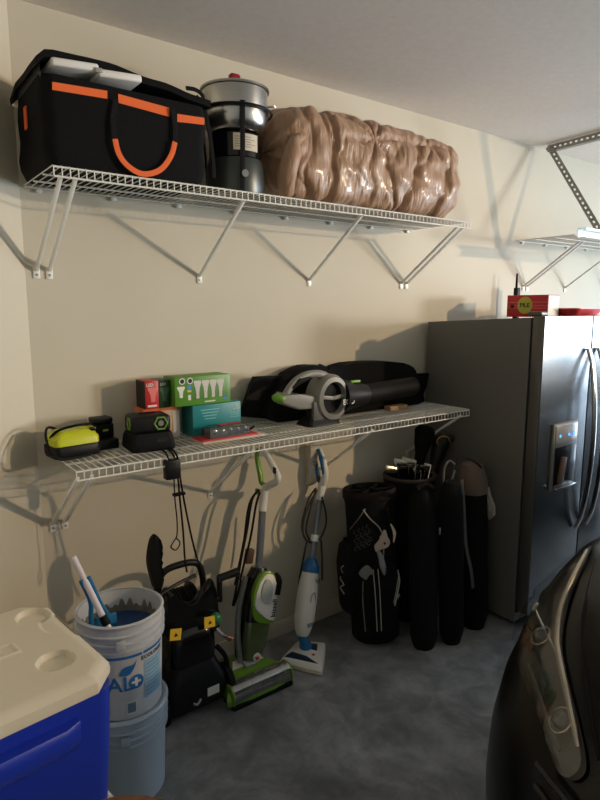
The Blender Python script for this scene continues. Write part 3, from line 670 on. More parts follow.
# things stuck in the bucket
topz = .3395+H2
t = thing('plastic_pole', 'thin white plastic pole leaning in the open paint bucket', 'pole', (0, 0, 0))
pt, pm = at(73, 557, Y=-.46), at(103, 617, Y=-.555); pe = pm+(pm-pt).normalized()*.09
b = B(); b.cyl(pt, pm, .0105, seg=14); obj('pole_shaft', b, mat('lilac_white_plastic', (226, 218, 224), .4), t)
d = (pm-pt).normalized(); obj('ferrule', B().cyl(pm-d*.004, pm+d*.03, .0135, seg=14), BLKM, t); obj('pole_tip', B().cyl(pm+d*.03, pe, .0105, seg=14), WHITE, t)
obj('hollow_end', B().cyl(pt-d*.0006, pt+d*.001, .007, seg=12), INKB, t)
t = thing('mixing_paddle', 'blue plastic forked paddle standing in the open paint bucket', 'paddle', (0, 0, 0))
for pxs in ([(81, 580), (86, 590), (91, 603), (91, 618), (94, 632)], [(88, 577), (94, 590), (101, 605), (108, 616), (112, 630)]):
    b = B(); b.tube([at(x, y, Y=-.50) for x, y in pxs], .0085, 8, sub=4, flat=(.5, (0, 1, 0))); obj('fork_arm', b, TEALB, t)
p = at(104, 628, Y=-.50); b = B(); b.box(p+V(.01, 0, -.0), (.07, .012, .09), .005); obj('blade', b, TEALB, t)

# ------------------------------------------------------------------ pressure washer
t = thing('pressure_washer', 'black electric pressure washer with yellow tags standing behind the buckets', 'pressure washer', (.50, -.23, 0))
WB = lambda: B()
b = WB(); b.loft([rr(.25, .20, .03, .045), rr(.27, .22, .04, .07), rr(.27, .22, .04, .14), rr(.23, .20, .04, .19), rr(.20, .16, .04, .23)]); obj('base_housing', b, BLK, t)
b = WB(); b.loft([rr(.19, .15, .04, .2, cy=.0), rr(.215, .17, .05, .27), rr(.21, .165, .05, .34), rr(.17, .13, .04, .385), rr(.12, .09, .03, .40)]); obj('motor_cover', b, BLKG, t)
for s in (-1, 1):
    cx = s*.152
    wv = B(); M_ = Matrix.Translation((cx, -.05, .08)) @ Matrix.Rotation(PI/2, 4, 'Y'); wv.lathe([(.0, -.018), (.06, -.018), (.078, -.012), (.08, 0), (.078, .012), (.06, .018), (0, .018)], 28, M_); wh = obj('wheel', wv, RUB, t)
    obj('wheel_hub', B().lathe([(0, -.0215), (.04, -.021), (.05, -.017), (.05, .017), (.04, .021), (0, .0215)], 24, M_), mat('dark_green_hub', (28, 84, 44), .4), wh)
    obj('foot', B().box((s*.09, .085, .024), (.05, .03, .05), .006), RUB, t)
# upright frame
fp = [(-.105, .05, .2), (-.108, .05, .45), (-.10, .05, .57), (-.07, .05, .618), (.0, .05, .628), (.07, .05, .618), (.10, .05, .57), (.108, .05, .45), (.105, .05, .2)]
b = B(); b.tube(fp, .0145, 10, sub=4); obj('handle_frame', b, BLK, t)
# hose reel panel with a dip
b = B(); b.prism(sm2([(-.11, .36), (-.112, .5), (-.10, .565), (-.07, .545), (-.03, .485), (.03, .485), (.07, .55), (.10, .57), (.115, .5), (.12, .40), (.11, .33)], 3), .04, Matrix.Translation((0, -.02, 0)) @ Matrix.Rotation(PI/2, 4, 'X'), .012, 2); obj('reel_panel', b, BLKG, t)
b = B(); b.lathe([(.0, -.06), (.075, -.06), (.08, -.055), (.08, -.05), (.05, -.045), (.05, .045), (.08, .05), (.08, .055), (.075, .06), (0, .06)], 26, Matrix.Translation((.0, .06, .45)) @ Matrix.Rotation(PI/2, 4, 'Y')); obj('hose_reel', b, BLK, t)
for k in range(5):
    b = B(); n = 24; b.tube([(-.036+.018*k, .06+.058*math.cos(2*PI*j/n), .45+.058*math.sin(2*PI*j/n)) for j in range(n)], .009, 7, closed=True); obj('hose_coil', b, RUB, t)
# crank
b = B(); b.cyl((.10, .0, .45), (.155, .0, .45), .012, seg=12); b.box((.16, 0, .49), (.02, .025, .12), .006); ck = obj('crank_arm', b, BLK, t)
obj('crank_grip', B().cyl((.15, -.01, .545), (.245, -.02, .555), .016, .019, 14), BLK, ck)
# spray gun hooked on the left
gp = lambda x, y: at(x, y, Y=-.28)-Vector((.50, -.23, 0))
b = B(); b.prism(sm2([(gp(x, y).x, gp(x, y).z) for x, y in [(150, 545), (154, 535), (159, 538), (162, 550), (160, 562), (163, 575), (160, 588), (155, 590), (151, 578), (148, 562)]], 4), .035, Matrix.Translation((0, -.03, 0)) @ Matrix.Rotation(PI/2, 4, 'X'), .008, 2); gn = obj('spray_gun', b, BLKM, t)
b = B(); b.tube([gp(156, 588), gp(158, 620), gp(162, 660), gp(166, 690)], .011, 8, sub=3); obj('lance', b, BLK, gn)
b = B(); b.tube([(-.17, -.04, .535), (-.12, -.02, .555), (-.03, .02, .56), (.06, .03, .57)], .008, 8, sub=4); obj('gun_hook', b, BLK, t)
for x, z, a in ((-.095, .405, .25), (.06, .408, .12)):
    b = B(); b.box((x, -.092, z), (.05, .002, .045), 0, Matrix.Rotation(a, 3, 'Y') @ Matrix.Rotation(-.25, 3, 'X')); tg = obj('warning_tag', b, mat('yellow_tag', (216, 178, 30), .5), t)
    b = B(); b.prism([(-.009, -.008), (.009, -.008), (0, .009)], .0008, frontM((x, -.0945, z))); obj('tag_symbol', b, INKB, tg)
b = B(); b.sph((.10, -.07, .40), (.026, .024, .028)); b.cyl((.10, -.06, .37), (.10, -.06, .4), .018, seg=12); obj('detergent_cap', b, mat('green_cap', (30, 110, 72), .35), t)
b = B(); b.tube([(.10, -.08, .36), (.115, -.10, .335), (.14, -.105, .315)], .008, 8, sub=3); obj('water_inlet', b, STEEL, t)
obj('inlet_washer', B().cyl((.135, -.105, .318), (.15, -.11, .308), .012, seg=12), mat('copper', (190, 120, 86), .3, .9), t)
obj('rating_label', B().box((.06, -.1112, .105), (.055, .001, .038)), CW, t)
b = B(); b.tube([(.0, -.112, .09), (-.02, -.118, .075), (-.035, -.114, .085)], .005, 6, sub=3); obj('clip', b, LGREY, t)
b = B(); b.tube([(.12, -.03, .25), (.15, -.06, .2), (.155, -.06, .12), (.13, -.06, .06)], .011, 8, sub=4); obj('hose_end', b, RUB, t)

# ------------------------------------------------------------------ wet floor vacuum
VX, VY = .785, -.25
t = thing('floor_vacuum', 'upright green and white wet floor vacuum leaning to the wall under the lower shelf', 'vacuum', (0, 0, 0))
LIME = mat('vacuum_green', (104, 148, 40), .3, coat=.3); TANK = mat('smoky_green_tank', (74, 88, 52), .15, coat=.6)
# floor head
b = B(); hp = [(-.15, -.135), (.15, -.135), (.15, -.06), (.11, .02), (.05, .11), (-.05, .11), (-.11, .02), (-.15, -.06)]
def hring(s, z, dy=0): return [V(VX+x*s, VY+y*s+dy, z) for x, y in sm2(hp, 3)]
b.loft([hring(.98, .012), hring(1, .03), hring(.97, .055, .004), hring(.8, .085, .02), hring(.55, .1, .03)]); hd = obj('floor_head', b, LIME, t)
b = B(); b.box((VX, VY-.10, .012), (.315, .09, .022), .006); obj('rubber_sole', b, BLKM, hd)
b = B(); b.tube([(VX-.145, VY-.098, .052), (VX+.145, VY-.098, .052)], .046, 20); obj('brush_roller', b, mat('grey_roller', (110, 112, 108), .6, var=.3, vscale=60, stretch=(1, .2, .2)), hd)
b = B(); R_ = []
for k in range(9):
    a = math.radians(-10+k*16); R_.append([V(VX-.15, VY-.092-.052*math.cos(a), .05+.054*math.sin(a)), V(VX+.15, VY-.092-.052*math.cos(a), .05+.054*math.sin(a))])
b.loft(R_, cap=False, closed=False); obj('roller_window', b, film('clear_roller_cover', (.85, .87, .85), .25, .08), hd)
for s in (-1, 1): obj('end_cap', B().cyl((VX+s*.148, VY-.098, .05), (VX+s*.156, VY-.098, .05), .05, seg=20), LIME, hd)
b = B(); b.prism([(-.11, -.05), (.11, -.05), (.06, .035), (-.06, .035)], .014, Matrix.Translation((VX, VY, .09)) @ Matrix.Rotation(.32, 4, 'X'), .004); obj('white_deck', b, WHITE, hd)
b = B(); b.box((VX+.0, VY-.005, .112), (.06, .07, .02), .006, Matrix.Rotation(.3, 3, 'X')); obj('neck_cover', b, LGREY, hd)
# body built along its own leaning axis
O = V(VX+.012, VY+.03, .09); S1 = at(259, 567, Y=-.165); A = (S1-O); BL = A.length; A.normalize()
xd = (V(1, 0, 0)-A*A.x).normalized(); yd = A.cross(xd)
FM = Matrix((xd, yd, A)).transposed().to_4x4(); FM.translation = O
def fl(ring): return [FM @ p for p in ring]
k = BL
b = B(); b.loft([fl(rr(.07, .08, .03, .0)), fl(rr(.10, .10, .035, .03*k)), fl(rr(.125, .12, .04, .2*k)), fl(rr(.14, .125, .04, .5*k)), fl(rr(.12, .12, .04, .8*k)), fl(rr(.07, .07, .03, k))]); bd = obj('vacuum_body', b, BLKG, t)
b = B(); b.loft([fl(rr(.085, .05, .02, .05*k, cy=-.035)), fl(rr(.118, .06, .025, .2*k, cy=-.042)), fl(rr(.128, .066, .025, .44*k, cy=-.044)), fl(rr(.125, .06, .025, .46*k, cy=-.042))]); obj('dirty_water_tank', b, TANK, bd)
b = B(); b.loft([fl(rr(.14, .07, .025, .455*k, cy=-.045)), fl(rr(.145, .075, .03, .55*k, cy=-.045)), fl(rr(.13, .07, .03, .8*k, cy=-.042)), fl(rr(.07, .05, .02, .97*k, cy=-.03))]); obj('front_cowl', b, BLKG, bd)
def fr_(poly, y, z0): return [FM @ V(x, y, z) for x, z in poly]
wp = sm2([(-.045, .60*k), (.055, .47*k), (.064, .56*k), (.06, .78*k), (.03, .95*k), (-.02, .95*k), (-.05, .8*k)], 4)
gw = sm2([(-.058, .58*k), (-.03, .47*k), (.05, .445*k), (.068, .47*k), (.069, .6*k), (.064, .8*k), (.032, .975*k), (-.03, .97*k), (-.062, .8*k)], 4)
b = B(); b.prism(gw, .026, FM @ Matrix.Translation((0, -.06, 0)) @ Matrix.Rotation(PI/2, 4, 'X'), .005); obj('green_trim', b, LIME, bd)
b = B(); b.prism([(x, z) for x, z in wp], .03, FM @ Matrix.Translation((0, -.062, 0)) @ Matrix.Rotation(PI/2, 4, 'X'), .006); obj('white_shell', b, WHITE, bd)
wp2 = sm2([(-.03, .72*k), (.02, .66*k), (.028, .8*k), (.01, .9*k), (-.02, .9*k)], 4)
b = B(); b.prism(wp2, .006, FM @ Matrix.Translation((0, -.093, 0)) @ Matrix.Rotation(PI/2, 4, 'X'), .002); obj('clear_window', b, mat('pale_grey_window', (176, 184, 180), .12, coat=.6), bd)
b = B(); b.tube([FM @ V(.045, -.07, .96*k), FM @ V(.062, -.085, .9*k), FM @ V(.06, -.09, .75*k)], [.014, .017, .015], 8, sub=4); obj('release_grip', b, BLKM, bd)
text('vertical_lettering', 'bissell', .034, FM @ Matrix.Translation((.052, -.0935, .61*k)) @ Matrix.Rotation(PI/2, 4, 'X') @ Matrix.Rotation(PI/2, 4, 'Z'), INKB, bd, bold=.0006)
b = B(); b.cyl(FM @ V(.012, -.06, .085*k), FM @ V(.012, -.07, .08*k), .02, seg=18); bg_ = obj('round_badge', b, CW, bd)
b = B(); b.cyl(FM @ V(.012, -.07, .08*k), FM @ V(.012, -.0712, .08*k), .011, seg=14); obj('badge_symbol', b, mat('red_print', (190, 60, 50), .5), bg_)
b = B(); b.tube([FM @ V(-.066, .0, .9*k), FM @ V(-.085, -.01, .6*k), FM @ V(-.08, -.02, .3*k), FM @ V(-.05, -.03, .02*k)], .014, 8, sub=5); obj('suction_hose', b, GREYPL, bd)
# pole, neck and handle loop
S2, S3 = at(262.5, 510, Y=-.13), at(265, 488, Y=-.115)
obj('pole', B().cyl(S1-A*.02, S2, .0175, seg=14), mat('grey_pole', (120, 126, 134), .35, .4), t)
obj('neck', B().tube([S2-A*.005, S3], [.021, .02], 12), WHITE, t)
XL = S3.x
lp = [at(x, y, X=XL) for x, y in [(265, 488), (271, 484.5), (276, 482), (278, 478), (276.5, 473), (272, 464), (266, 454), (262.5, 449.5)]]
b = B(); b.tube(lp, [.02, .018, .017, .016, .015, .015, .014, .013], 10, sub=3); hl = obj('handle_loop', b, WHITE, t)
lp = [at(x, y, X=XL) for x, y in [(262.5, 449.5), (258.5, 450), (257, 454), (257.5, 462), (260, 476), (261.5, 483), (266, 485.5)]]
b = B(); b.tube(lp, .011, 10, sub=4); obj('green_grip', b, LIME, hl)
b = B(); b.tube([at(x, y, X=XL+.012) for x, y in [(259, 461), (261, 471), (263, 481)]], .008, 8, sub=3); obj('trigger', b, mat('bright_lime', (150, 190, 50), .35), hl)
obj('switch', B().box(at(274.5, 470.5, X=XL-.014), (.006, .022, .03), .002), INKB, hl)
obj('cord_hook', B().box(at(259, 492, X=XL-.01), (.02, .05, .03), .006), LIME, t)
for i, pxs in enumerate(([(259, 490), (252, 500), (247, 530), (241, 560), (236, 590), (233, 605), (236, 600), (241, 580)], [(260, 492), (256, 505), (251, 535), (245, 560), (240, 580)], [(258, 490), (249, 505), (244, 540), (238, 570), (235, 585)])):
    b = B(); b.tube([at(x, y, Y=-.16-.02*(y-490)/110) for x, y in pxs], .0055, 7, sub=5); obj('power_cord', b, RUB, t)
b = B(); b.tube([at(x, y, Y=-.11) for x, y in [(265, 511), (263, 540), (260, 560)]], .005, 6, sub=3); obj('power_cord', b, RUB, t)
b = B(); b.box(at(249, 556, Y=-.15), (.04, .03, .07), .006, Matrix.Rotation(.2, 3, 'Y')); obj('cord_clip', b, mat('brown_clip', (82, 62, 46), .5), t)

# ------------------------------------------------------------------ steam mop
t = thing('steam_mop', 'slim white and blue steam mop leaning to the wall beside the green vacuum', 'mop', (0, 0, 0))
PAD = mat('beige_mop_cloth', (206, 196, 178), .9, var=.12, vscale=30, bump=.4, bscale=150); BLU = mat('mop_blue', (18, 96, 150), .35)
ha, hb, hc, hd4 = (.985, -.235), (1.095, -.395), (1.24, -.255), (1.15, -.16)
tri = sm2([(.975, -.235), (.99, -.262), (1.075, -.40), (1.105, -.405), (1.235, -.27), (1.24, -.24), (1.165, -.165), (1.13, -.158)], 3)
cxm = sum(p[0] for p in tri)/len(tri); cym = sum(p[1] for p in tri)/len(tri)
def tr(s, z): return [V(cxm+(x-cxm)*s, cym+(y-cym)*s, z) for x, y in tri]
b = B(); b.loft([tr(.98, .002), tr(1.02, .008), tr(1.0, .016)]); obj('cloth_pad', b, PAD, t)
b = B(); b.loft([tr(.97, .0165), tr(.99, .024), tr(.93, .036), tr(.8, .042)]); hm = obj('mop_head', b, WHITE, t)
for poly in ([(1.0, -.245), (1.085, -.375), (1.08, -.30), (1.05, -.235)], [(1.15, -.19), (1.2, -.245), (1.165, -.285), (1.13, -.22)]):
    pcx, pcy = sum(p[0] for p in poly)/4, sum(p[1] for p in poly)/4; pc2 = [(cxm+(pcx+(x-pcx)*1.25-cxm)*.88, cym+(pcy+(y-pcy)*1.25-cym)*.88) for x, y in poly]
    b = B(); b.prism(pc2, .004, Matrix.Translation((0, 0, .0405)), .001); obj('blue_inlay', b, mat('navy_inlay', (22, 44, 70), .4), hm)
obj('emblem', B().box((1.125, -.31, .043), (.014, .014, .003), .001), mat('red_mark', (150, 70, 60), .5), hm)
J0 = V(1.135, -.235, .045); J1 = at(302, 636, Y=-.225); J2 = at(311.5, 562, Y=-.15); J3 = at(320, 498, Y=-.085); J4 = at(322, 484, Y=-.075)
b = B(); b.tube([J0, (J0+J1)/2+V(0, -.005, 0), J1], [.034, .026, .022], 12, sub=3); obj('swivel_joint', b, BLU, t)
ax = (J2-J1); ml = ax.length; ax.normalize()
b = B(); b.tube([J1+ax*(ml*u) for u in (0, .06, .25, .5, .75, .92)], [.025, .038, .052, .054, .048, .038], 18, sub=3); bd = obj('water_tank_body', b, WHITE, t)
b = B(); b.tube([J1+ax*(ml*u) for u in (.86, .95, 1.02, 1.06)], [.046, .043, .03, .018], 16, sub=3); obj('blue_cap', b, BLU, bd)
q = J1+ax*(ml*.80)+V(.012, -.047, 0); b = B(); b.cyl(q, q+V(.004, -.012, 0), .017, seg=18); kn = obj('dial', b, LGREY, bd); obj('dial_face', B().cyl(q+V(.004, -.012, 0), q+V(.0045, -.0135, 0), .01, seg=14), GREYPL, kn)
q = J1+ax*(ml*.45)+V(.008, -.0535, 0); b = B(); n = 20; b.tube([q+V(.017*math.cos(2*PI*j/n), .008*abs(math.cos(2*PI*j/n)), .07*math.sin(2*PI*j/n)) for j in range(n)], .003, 6, closed=True); obj('tank_seam', b, mat('beige_seam', (176, 164, 146), .5), bd)
q = J1+ax*(ml*.2)+V(.0, -.05, 0); obj('latch', B().box(q, (.03, .01, .02), .003), LGREY, bd)
obj('pole', B().cyl(J2, J3, .014, seg=14), mat('grey_pole', (120, 126, 134), .35, .4), t)
obj('pole_clamp', B().cyl(J2+(J3-J2)*.32, J2+(J3-J2)*.42, .022, seg=14), WHITE, t)
b = B(); b.tube([J3-ax*.01, J4], [.02, .022], 12); obj('neck', b, WHITE, t)
XM = J4.x
b = B(); b.tube([at(x, y, X=XM) for x, y in [(322, 486), (325, 475), (324, 463), (320, 451), (316.5, 445)]], [.021, .019, .016, .014, .012], 10, sub=4); hl = obj('handle_back', b, WHITE, t)
b = B(); b.tube([at(x, y, X=XM-.004) for x, y in [(321, 484), (317.5, 474), (315.5, 460), (316.5, 447)]], [.014, .012, .011, .01], 10, sub=4); obj('handle_grip', b, mat('dark_grey_grip', (52, 56, 58), .5), hl)
b = B(); b.tube([at(x, y, X=XM-.014) for x, y in [(323.5, 474), (321.5, 460), (318, 449)]], [.008, .011, .007], 8, sub=4); obj('blue_insert', b, BLU, hl)
b = B(); b.tube([at(x, y, X=XM-.012) for x, y in [(318, 480), (316.5, 470), (317, 463)]], [.006, .009, .006], 8, sub=4); obj('blue_trigger', b, BLU, hl)
pp = [at(x, y, X=XM-.02) for x, y in [(316, 443), (311, 447), (306, 458), (303.5, 472), (303, 483), (309, 485), (316, 481), (315, 465), (316.5, 452)]]
t3 = thing('spare_mop_cloth', 'beige spare mop cloth draped over the steam mop handle', 'cloth', (0, 0, 0))
b = B(); c = sum(pp, Vector())/len(pp); loop = smooth(pp, 4, True)
rings = []
for dx, s in ((-.03, .75), (-.036, .95), (-.02, 1.04), (.01, 1.0), (.02, .8)):
    rings.append([c+(p-c)*s+V(dx+.006*noise.noise(p*30), 0, .004*noise.noise(p*40)) for p in loop])
b.loft(rings); obj('cloth_fold', b, PAD, t3); 
for i, pxs in enumerate(([(316, 488), (308, 500), (302, 525), (306, 540), (314, 538), (319, 520), (322, 500)], [(316, 489), (310, 510), (306, 530), (311, 541), (316, 536)], [(317, 490), (306, 512), (303, 532), (309, 542), (318, 541), (325, 528), (326, 515), (322, 497)], [(307, 540), (303, 560), (299, 583), (302, 587)], [(321, 540), (322, 560), (322, 580)])):
    b = B(); b.tube([at(x, y, Y=-.10-.012*i) for x, y in pxs], .005, 7, sub=5); obj('power_cord', b, mat('brown_cord', (44, 38, 34), .6), t)

# ------------------------------------------------------------------ golf bags
GR = mat('grey_piping', (168, 166, 158), .5); DGR = mat('dark_grey_panel', (34, 34, 36), .7)
t = thing('golf_bag', 'black golf stand bag with pale piping standing next to the steam mop', 'golf bag', (0, 0, 0))
g0, g1 = V(1.545, -.31, .0), at(369, 488, Y=-.24)
GA = (g1-g0); GL_ = GA.length; GA.normalize(); gx = (V(.86, -.5, 0)-GA*V(.86, -.5, 0).dot(GA)).normalized(); gy = GA.cross(gx)
GM = Matrix((gx, gy, GA)).transposed().to_4x4(); GM.translation = g0
def gring(wd, dp, z, cx=0, cy=0): return [GM @ V(cx+wd/2*math.cos(a), cy+dp/2*math.sin(a), z) for a in [2*PI*j/28 for j in range(28)]]
b = B(); b.loft([gring(.23, .2, .0), gring(.25, .22, .02), gring(.255, .22, .3), gring(.25, .22, .6*GL_), gring(.26, .23, .9*GL_), gring(.275, .24, .96*GL_), gring(.275, .24, GL_), gring(.25, .215, GL_), gring(.25, .215, GL_-.06)]); gb = obj('bag_tube', b, FABK2, t)
b = B(); b.loft([gring(.262, .232, .935*GL_), gring(.282, .248, .95*GL_), gring(.282, .248, .985*GL_), gring(.268, .236, GL_+.004)], cap=False); obj('top_collar', b, mat('brown_black_collar', (30, 24, 20), .7, spec=.2), t)
for a in (0, PI/3, 2*PI/3):
    b = B(); b.tube([GM @ V(.125*math.cos(a), .11*math.sin(a), GL_-.008), GM @ V(-.125*math.cos(a), -.11*math.sin(a), GL_-.008)], .008, 8); obj('divider', b, BLKM, t)
# pockets
b = B(); rg = [[GM @ (p+V(.0, -.085, 0)) for p in rr(wd, dp, .05, z, 5)] for wd, dp, z in ((.15, .08, .02), (.2, .13, .05), (.215, .15, .3), (.2, .13, .40), (.15, .06, .44))]; b.loft(rg); obj('front_pocket', b, FABK, t)
b = B(); rg = [[GM @ (p+V(-.125, .0, 0)) for p in rr(wd, dp, .04, z, 5)] for wd, dp, z in ((.06, .1, .15), (.11, .15, .18), (.12, .16, .4), (.09, .13, .5), (.04, .08, .53))]; b.loft(rg); obj('side_pocket', b, FABK2, t)
def gline(name, pts, r=.0035, m=GR): 
    b = B(); b.tube([GM @ V(*p) for p in pts], r, 6, sub=4); return obj(name, b, m, t)
gline('piping', [(-.06, -.114, .9*GL_), (-.03, -.117, .84*GL_), (.02, -.118, .77*GL_), (.035, -.118, .68*GL_), (.03, -.118, .55*GL_)])
gline('piping', [(-.035, -.163, .42), (-.03, -.166, .3), (-.028, -.163, .1)], .003); gline('piping', [(-.01, -.163, .42), (-.006, -.166, .3), (-.006, -.163, .1)], .003)
gline('piping', [(.07, -.155, .22), (.09, -.15, .29), (.105, -.135, .34), (.108, -.1, .38)], .004); gline('piping', [(.065, -.157, .235), (.083, -.152, .305), (.1, -.137, .36)], .002)
gline('zip', [(-.085, -.15, .36), (-.09, -.145, .25), (-.085, -.15, .1)], .003, GREYPL)
gline('script_mark', [(-.165, -.07, .42), (-.178, -.06, .40), (-.165, -.07, .37), (-.183, -.05, .35), (-.17, -.07, .32), (-.185, -.05, .30), (-.17, -.07, .27)], .003)
b = B(); b.tube([GM @ V(*p) for p in [(.07, -.14, .22), (.1, -.14, .27)]], .006, 6); obj('zip_pull', b, LGREY, t)
b = B(); b.prism(sm2([(-.10, .40), (-.06, .44), (-.03, .41), (-.05, .36)], 3), .004, GM @ Matrix.Translation((-.005, -.147, 0)) @ Matrix.Rotation(PI/2, 4, 'X')); obj('pocket_flap', b, GREYPL, t)
HEX = mat('grey_hex_print', (84, 84, 82), .6)
for i in range(4):
    for j in range(5):
        x = -.098+.02*i+.01*(j % 2); z = .50+.022*j+.012*i
        yv = -.111*math.sqrt(max(0, 1-(x/.128)**2))-.0008
        b = B(); n = 6; b.tube([GM @ V(x+.0095*math.cos(k*PI/3), yv+.0, z+.0095*math.sin(k*PI/3)) for k in range(n)], .0018, 4, closed=True); obj('hexagon_print', b, HEX, t)
b = B(); b.tube([GM @ V(*p) for p in [(-.118, -.05, .60), (-.08, -.088, .66), (-.045, -.107, .715)]], .007, 6, sub=3, flat=(.3, (0, 1, 0))); obj('print_band', b, GREYPL, t)
b = B(); b.tube([GM @ V(*p) for p in [(.045, -.118, .7*GL_), (.075, -.125, .79*GL_), (.06, -.12, .9*GL_)]], .012, 8, sub=4, flat=(.3, (0, 1, 0))); obj('shoulder_strap', b, FABK, t)
b = B(); b.tube([GM @ V(*p) for p in [(.072, -.135, .80*GL_), (.088, -.14, .745*GL_), (.083, -.135, .68*GL_)]], [.003, .009, .003], 8, sub=4); obj('strap_pad_edge', b, mat('cream_edge', (208, 196, 172), .6), t)
t4 = thing('golf_glove', 'crumpled pale leather golf glove hanging on the black stand bag', 'glove', (0, 0, 0))
GLV = mat('pale_leather', (190, 172, 156), .7, bump=.3, bscale=60)
hand = [(-.03, .50), (-.035, .53), (-.02, .545), (.0, .57), (.015, .605), (.028, .60), (.026, .575), (.04, .56), (.045, .535), (.03, .52), (.012, .512), (-.005, .515), (-.015, .505)]
b = B(); b.prism(sm2(hand, 3), .016, GM @ Matrix.Translation((.02, -.125, -.0)) @ Matrix.Rotation(PI/2, 4, 'X'), .005, 2); obj('glove_palm', b, GLV, t4)
b = B(); b.tube([GM @ V(*p) for p in [(.0, -.14, .505), (.012, -.145, .47), (.015, -.17, .43), (.02, -.17, .39)]], [.008, .014, .016, .004], 10, sub=4); obj('glove_finger', b, mat('blue_grey_leather', (126, 132, 138), .7), t4)
obj('button', B().cyl(GM @ V(.035, -.141, .54), GM @ V(.035, -.144, .54), .006, seg=10), INKB, t4)

t = thing('golf_bag', 'dark golf bag full of clubs between the stand bag and the refrigerator', 'golf bag', (0, 0, 0))
k0, k1 = V(1.86, -.25, 0), V(1.87, -.22, .80)
b = B(); n = 26; KR = []
for rx, z in ((.12, 0), (.135, .02), (.135, .55), (.14, .74), (.15, .77), (.15, .80), (.132, .80), (.128, .55), (.112, .04)):
    c = k0+(k1-k0)*(z/.8); KR.append([c+V(rx*math.cos(2*PI*j/n), rx*.92*math.sin(2*PI*j/n), 0) for j in range(n)])
b.loft(KR); obj('bag_tube', b, FABK2, t)
b = B(); b.loft([rr(.16, .09, .03, .06, cx=1.80, cy=-.385), rr(.18, .1, .04, .1, cx=1.80, cy=-.385), rr(.18, .1, .04, .40, cx=1.80, cy=-.385), rr(.14, .06, .03, .46, cx=1.80, cy=-.37)]); obj('pocket', b, FABK, t)
b = B(); c = k1; b.tube([c+V(.143*math.cos(2*PI*j/n), .133*math.sin(2*PI*j/n), .0) for j in range(n)], .011, 8, closed=True); obj('rim', b, mat('brown_rim', (58, 44, 36), .6), t)
IRON = mat('club_steel', (168, 160, 146), .22, 1)
def iron(label, base, head, turn):
    c = thing('golf_club', label, 'golf club', (0, 0, 0), (0, 0, 0), 'iron clubs in the dark golf bag')
    base, head = Vector(base), Vector(head); obj('shaft', B().cyl(base, head, .0048, seg=8), STEEL, c)
    d = Matrix.Rotation(turn, 3, 'Z'); b = B()
    poly = sm2([(0, -.014), (.03, -.017), (.066, -.014), (.078, .01), (.07, .03), (.04, .018), (.01, .012), (-.004, .006)], 3)
    Mx = Matrix.Translation(head) @ d.to_4x4() @ Matrix.Rotation(PI/2, 4, 'X') @ Matrix.Rotation(.25, 4, 'X')
    b.prism(poly, .012, Mx, .003); obj('club_head', b, IRON, c)
for i, (x, y, tn) in enumerate([(391, 469, 2.9), (401, 463, 2.6), (409, 462, 2.4), (416, 463, 2.7), (418, 471, 3.0), (424, 466, 2.5), (426, 476, 2.9)]):
    h = at(x+7, y, Y=-.20-.03*(i % 3)); iron('steel iron club with upturned head in the dark golf bag', (1.86+.05*math.sin(i*2.1), -.25+.05*math.cos(i*1.7), .3), h, tn)
def cover(label, px, py, Y, base, big, m, extra=None):
    c = thing('golf_club', label, 'golf club', (0, 0, 0), (0, 0, 0))
    h = at(px, py, Y=Y); base = Vector(base); d = (h-base).normalized(); obj('shaft', B().cyl(base, h, .006, seg=8), BLKM, c)
    b = B(); b.tube([h-d*.16, h-d*.1, h-d*.04, h+d*.03, h+d*.06], [.028, .033, .05*big, .058*big, .03], 14, sub=3); obj('head_cover', b, m, c); return c, h, d
cover('long club with tall fuzzy black headcover in the dark golf bag', 424, 436, -.22, (1.85, -.22, .4), 1.0, FABK)
c, h, d = cover('long club with gold-trimmed black headcover in the dark golf bag', 440, 446, -.26, (1.88, -.25, .4), .9, BLK)
GOLD = mat('gold_trim', (176, 140, 70), .35, .6)
b = B(); n = 18; pu = V(0, 0, 1); q = V(.7, -.7, 0)
b.tube([h+V(-.01, -.03, .035)+V(.035*math.cos(2*PI*j/n), -.015*math.cos(2*PI*j/n), .028*math.sin(2*PI*j/n)) for j in range(n)], .004, 6, closed=True); obj('gold_ring', b, GOLD, c)
b = B(); b.box(h+V(.04, -.01, .045), (.10, .06, .04), .014, Matrix.Rotation(.25, 3, 'Y'), 3); obj('toe', b, mat('olive_black', (50, 44, 34), .4), c)

# ------------------------------------------------------------------ folding chair carry bags
def carry_bag(label, pb, pt, r0, r1, m=FABK, top=None):
    t = thing('carry_bag', label, 'carry bag', (0, 0, 0), (0, 0, 0))
    pb, pt = Vector(pb), Vector(pt); d = pt-pb; n = 20; rings = []
    for k in range(13):
        u = k/12; r = r0+(r1-r0)*u; r *= (.72 if k == 0 else 1) * (1 if k < 11 else (.93 if k == 11 else .55))
        c = pb+d*u
        rings.append([c+V((r+.008*noise.noise(Vector((j*.7, u*6, pb.x*5))))*math.cos(2*PI*j/n), (r*.9+.006*noise.noise(Vector((j*.5, u*7, 3))))*math.sin(2*PI*j/n), .0) for j in range(n)])
    b = B(); b.loft(rings); obj('bag_sleeve', b, m, t); return t, rings
ca, _ = carry_bag('plain black carry bag leaning in front of the dark golf bag', at(431, 652, Z=0)+V(.015, .06, 0), at(423, 487, Y=-.47), .074, .078, FABK2)
b = B(); b.tube([at(x, y, Y=-.52) for x, y in [(416, 489), (425, 484), (434, 489)]], .012, 8, sub=4); obj('drawstring_hem', b, FABK, ca)
cb_, _ = carry_bag('slim black carry bag with grey carry loop standing between two other bags', at(457, 648, Z=0)+V(.03, .06, 0), at(451, 481, Y=-.57), .066, .066, FABK)
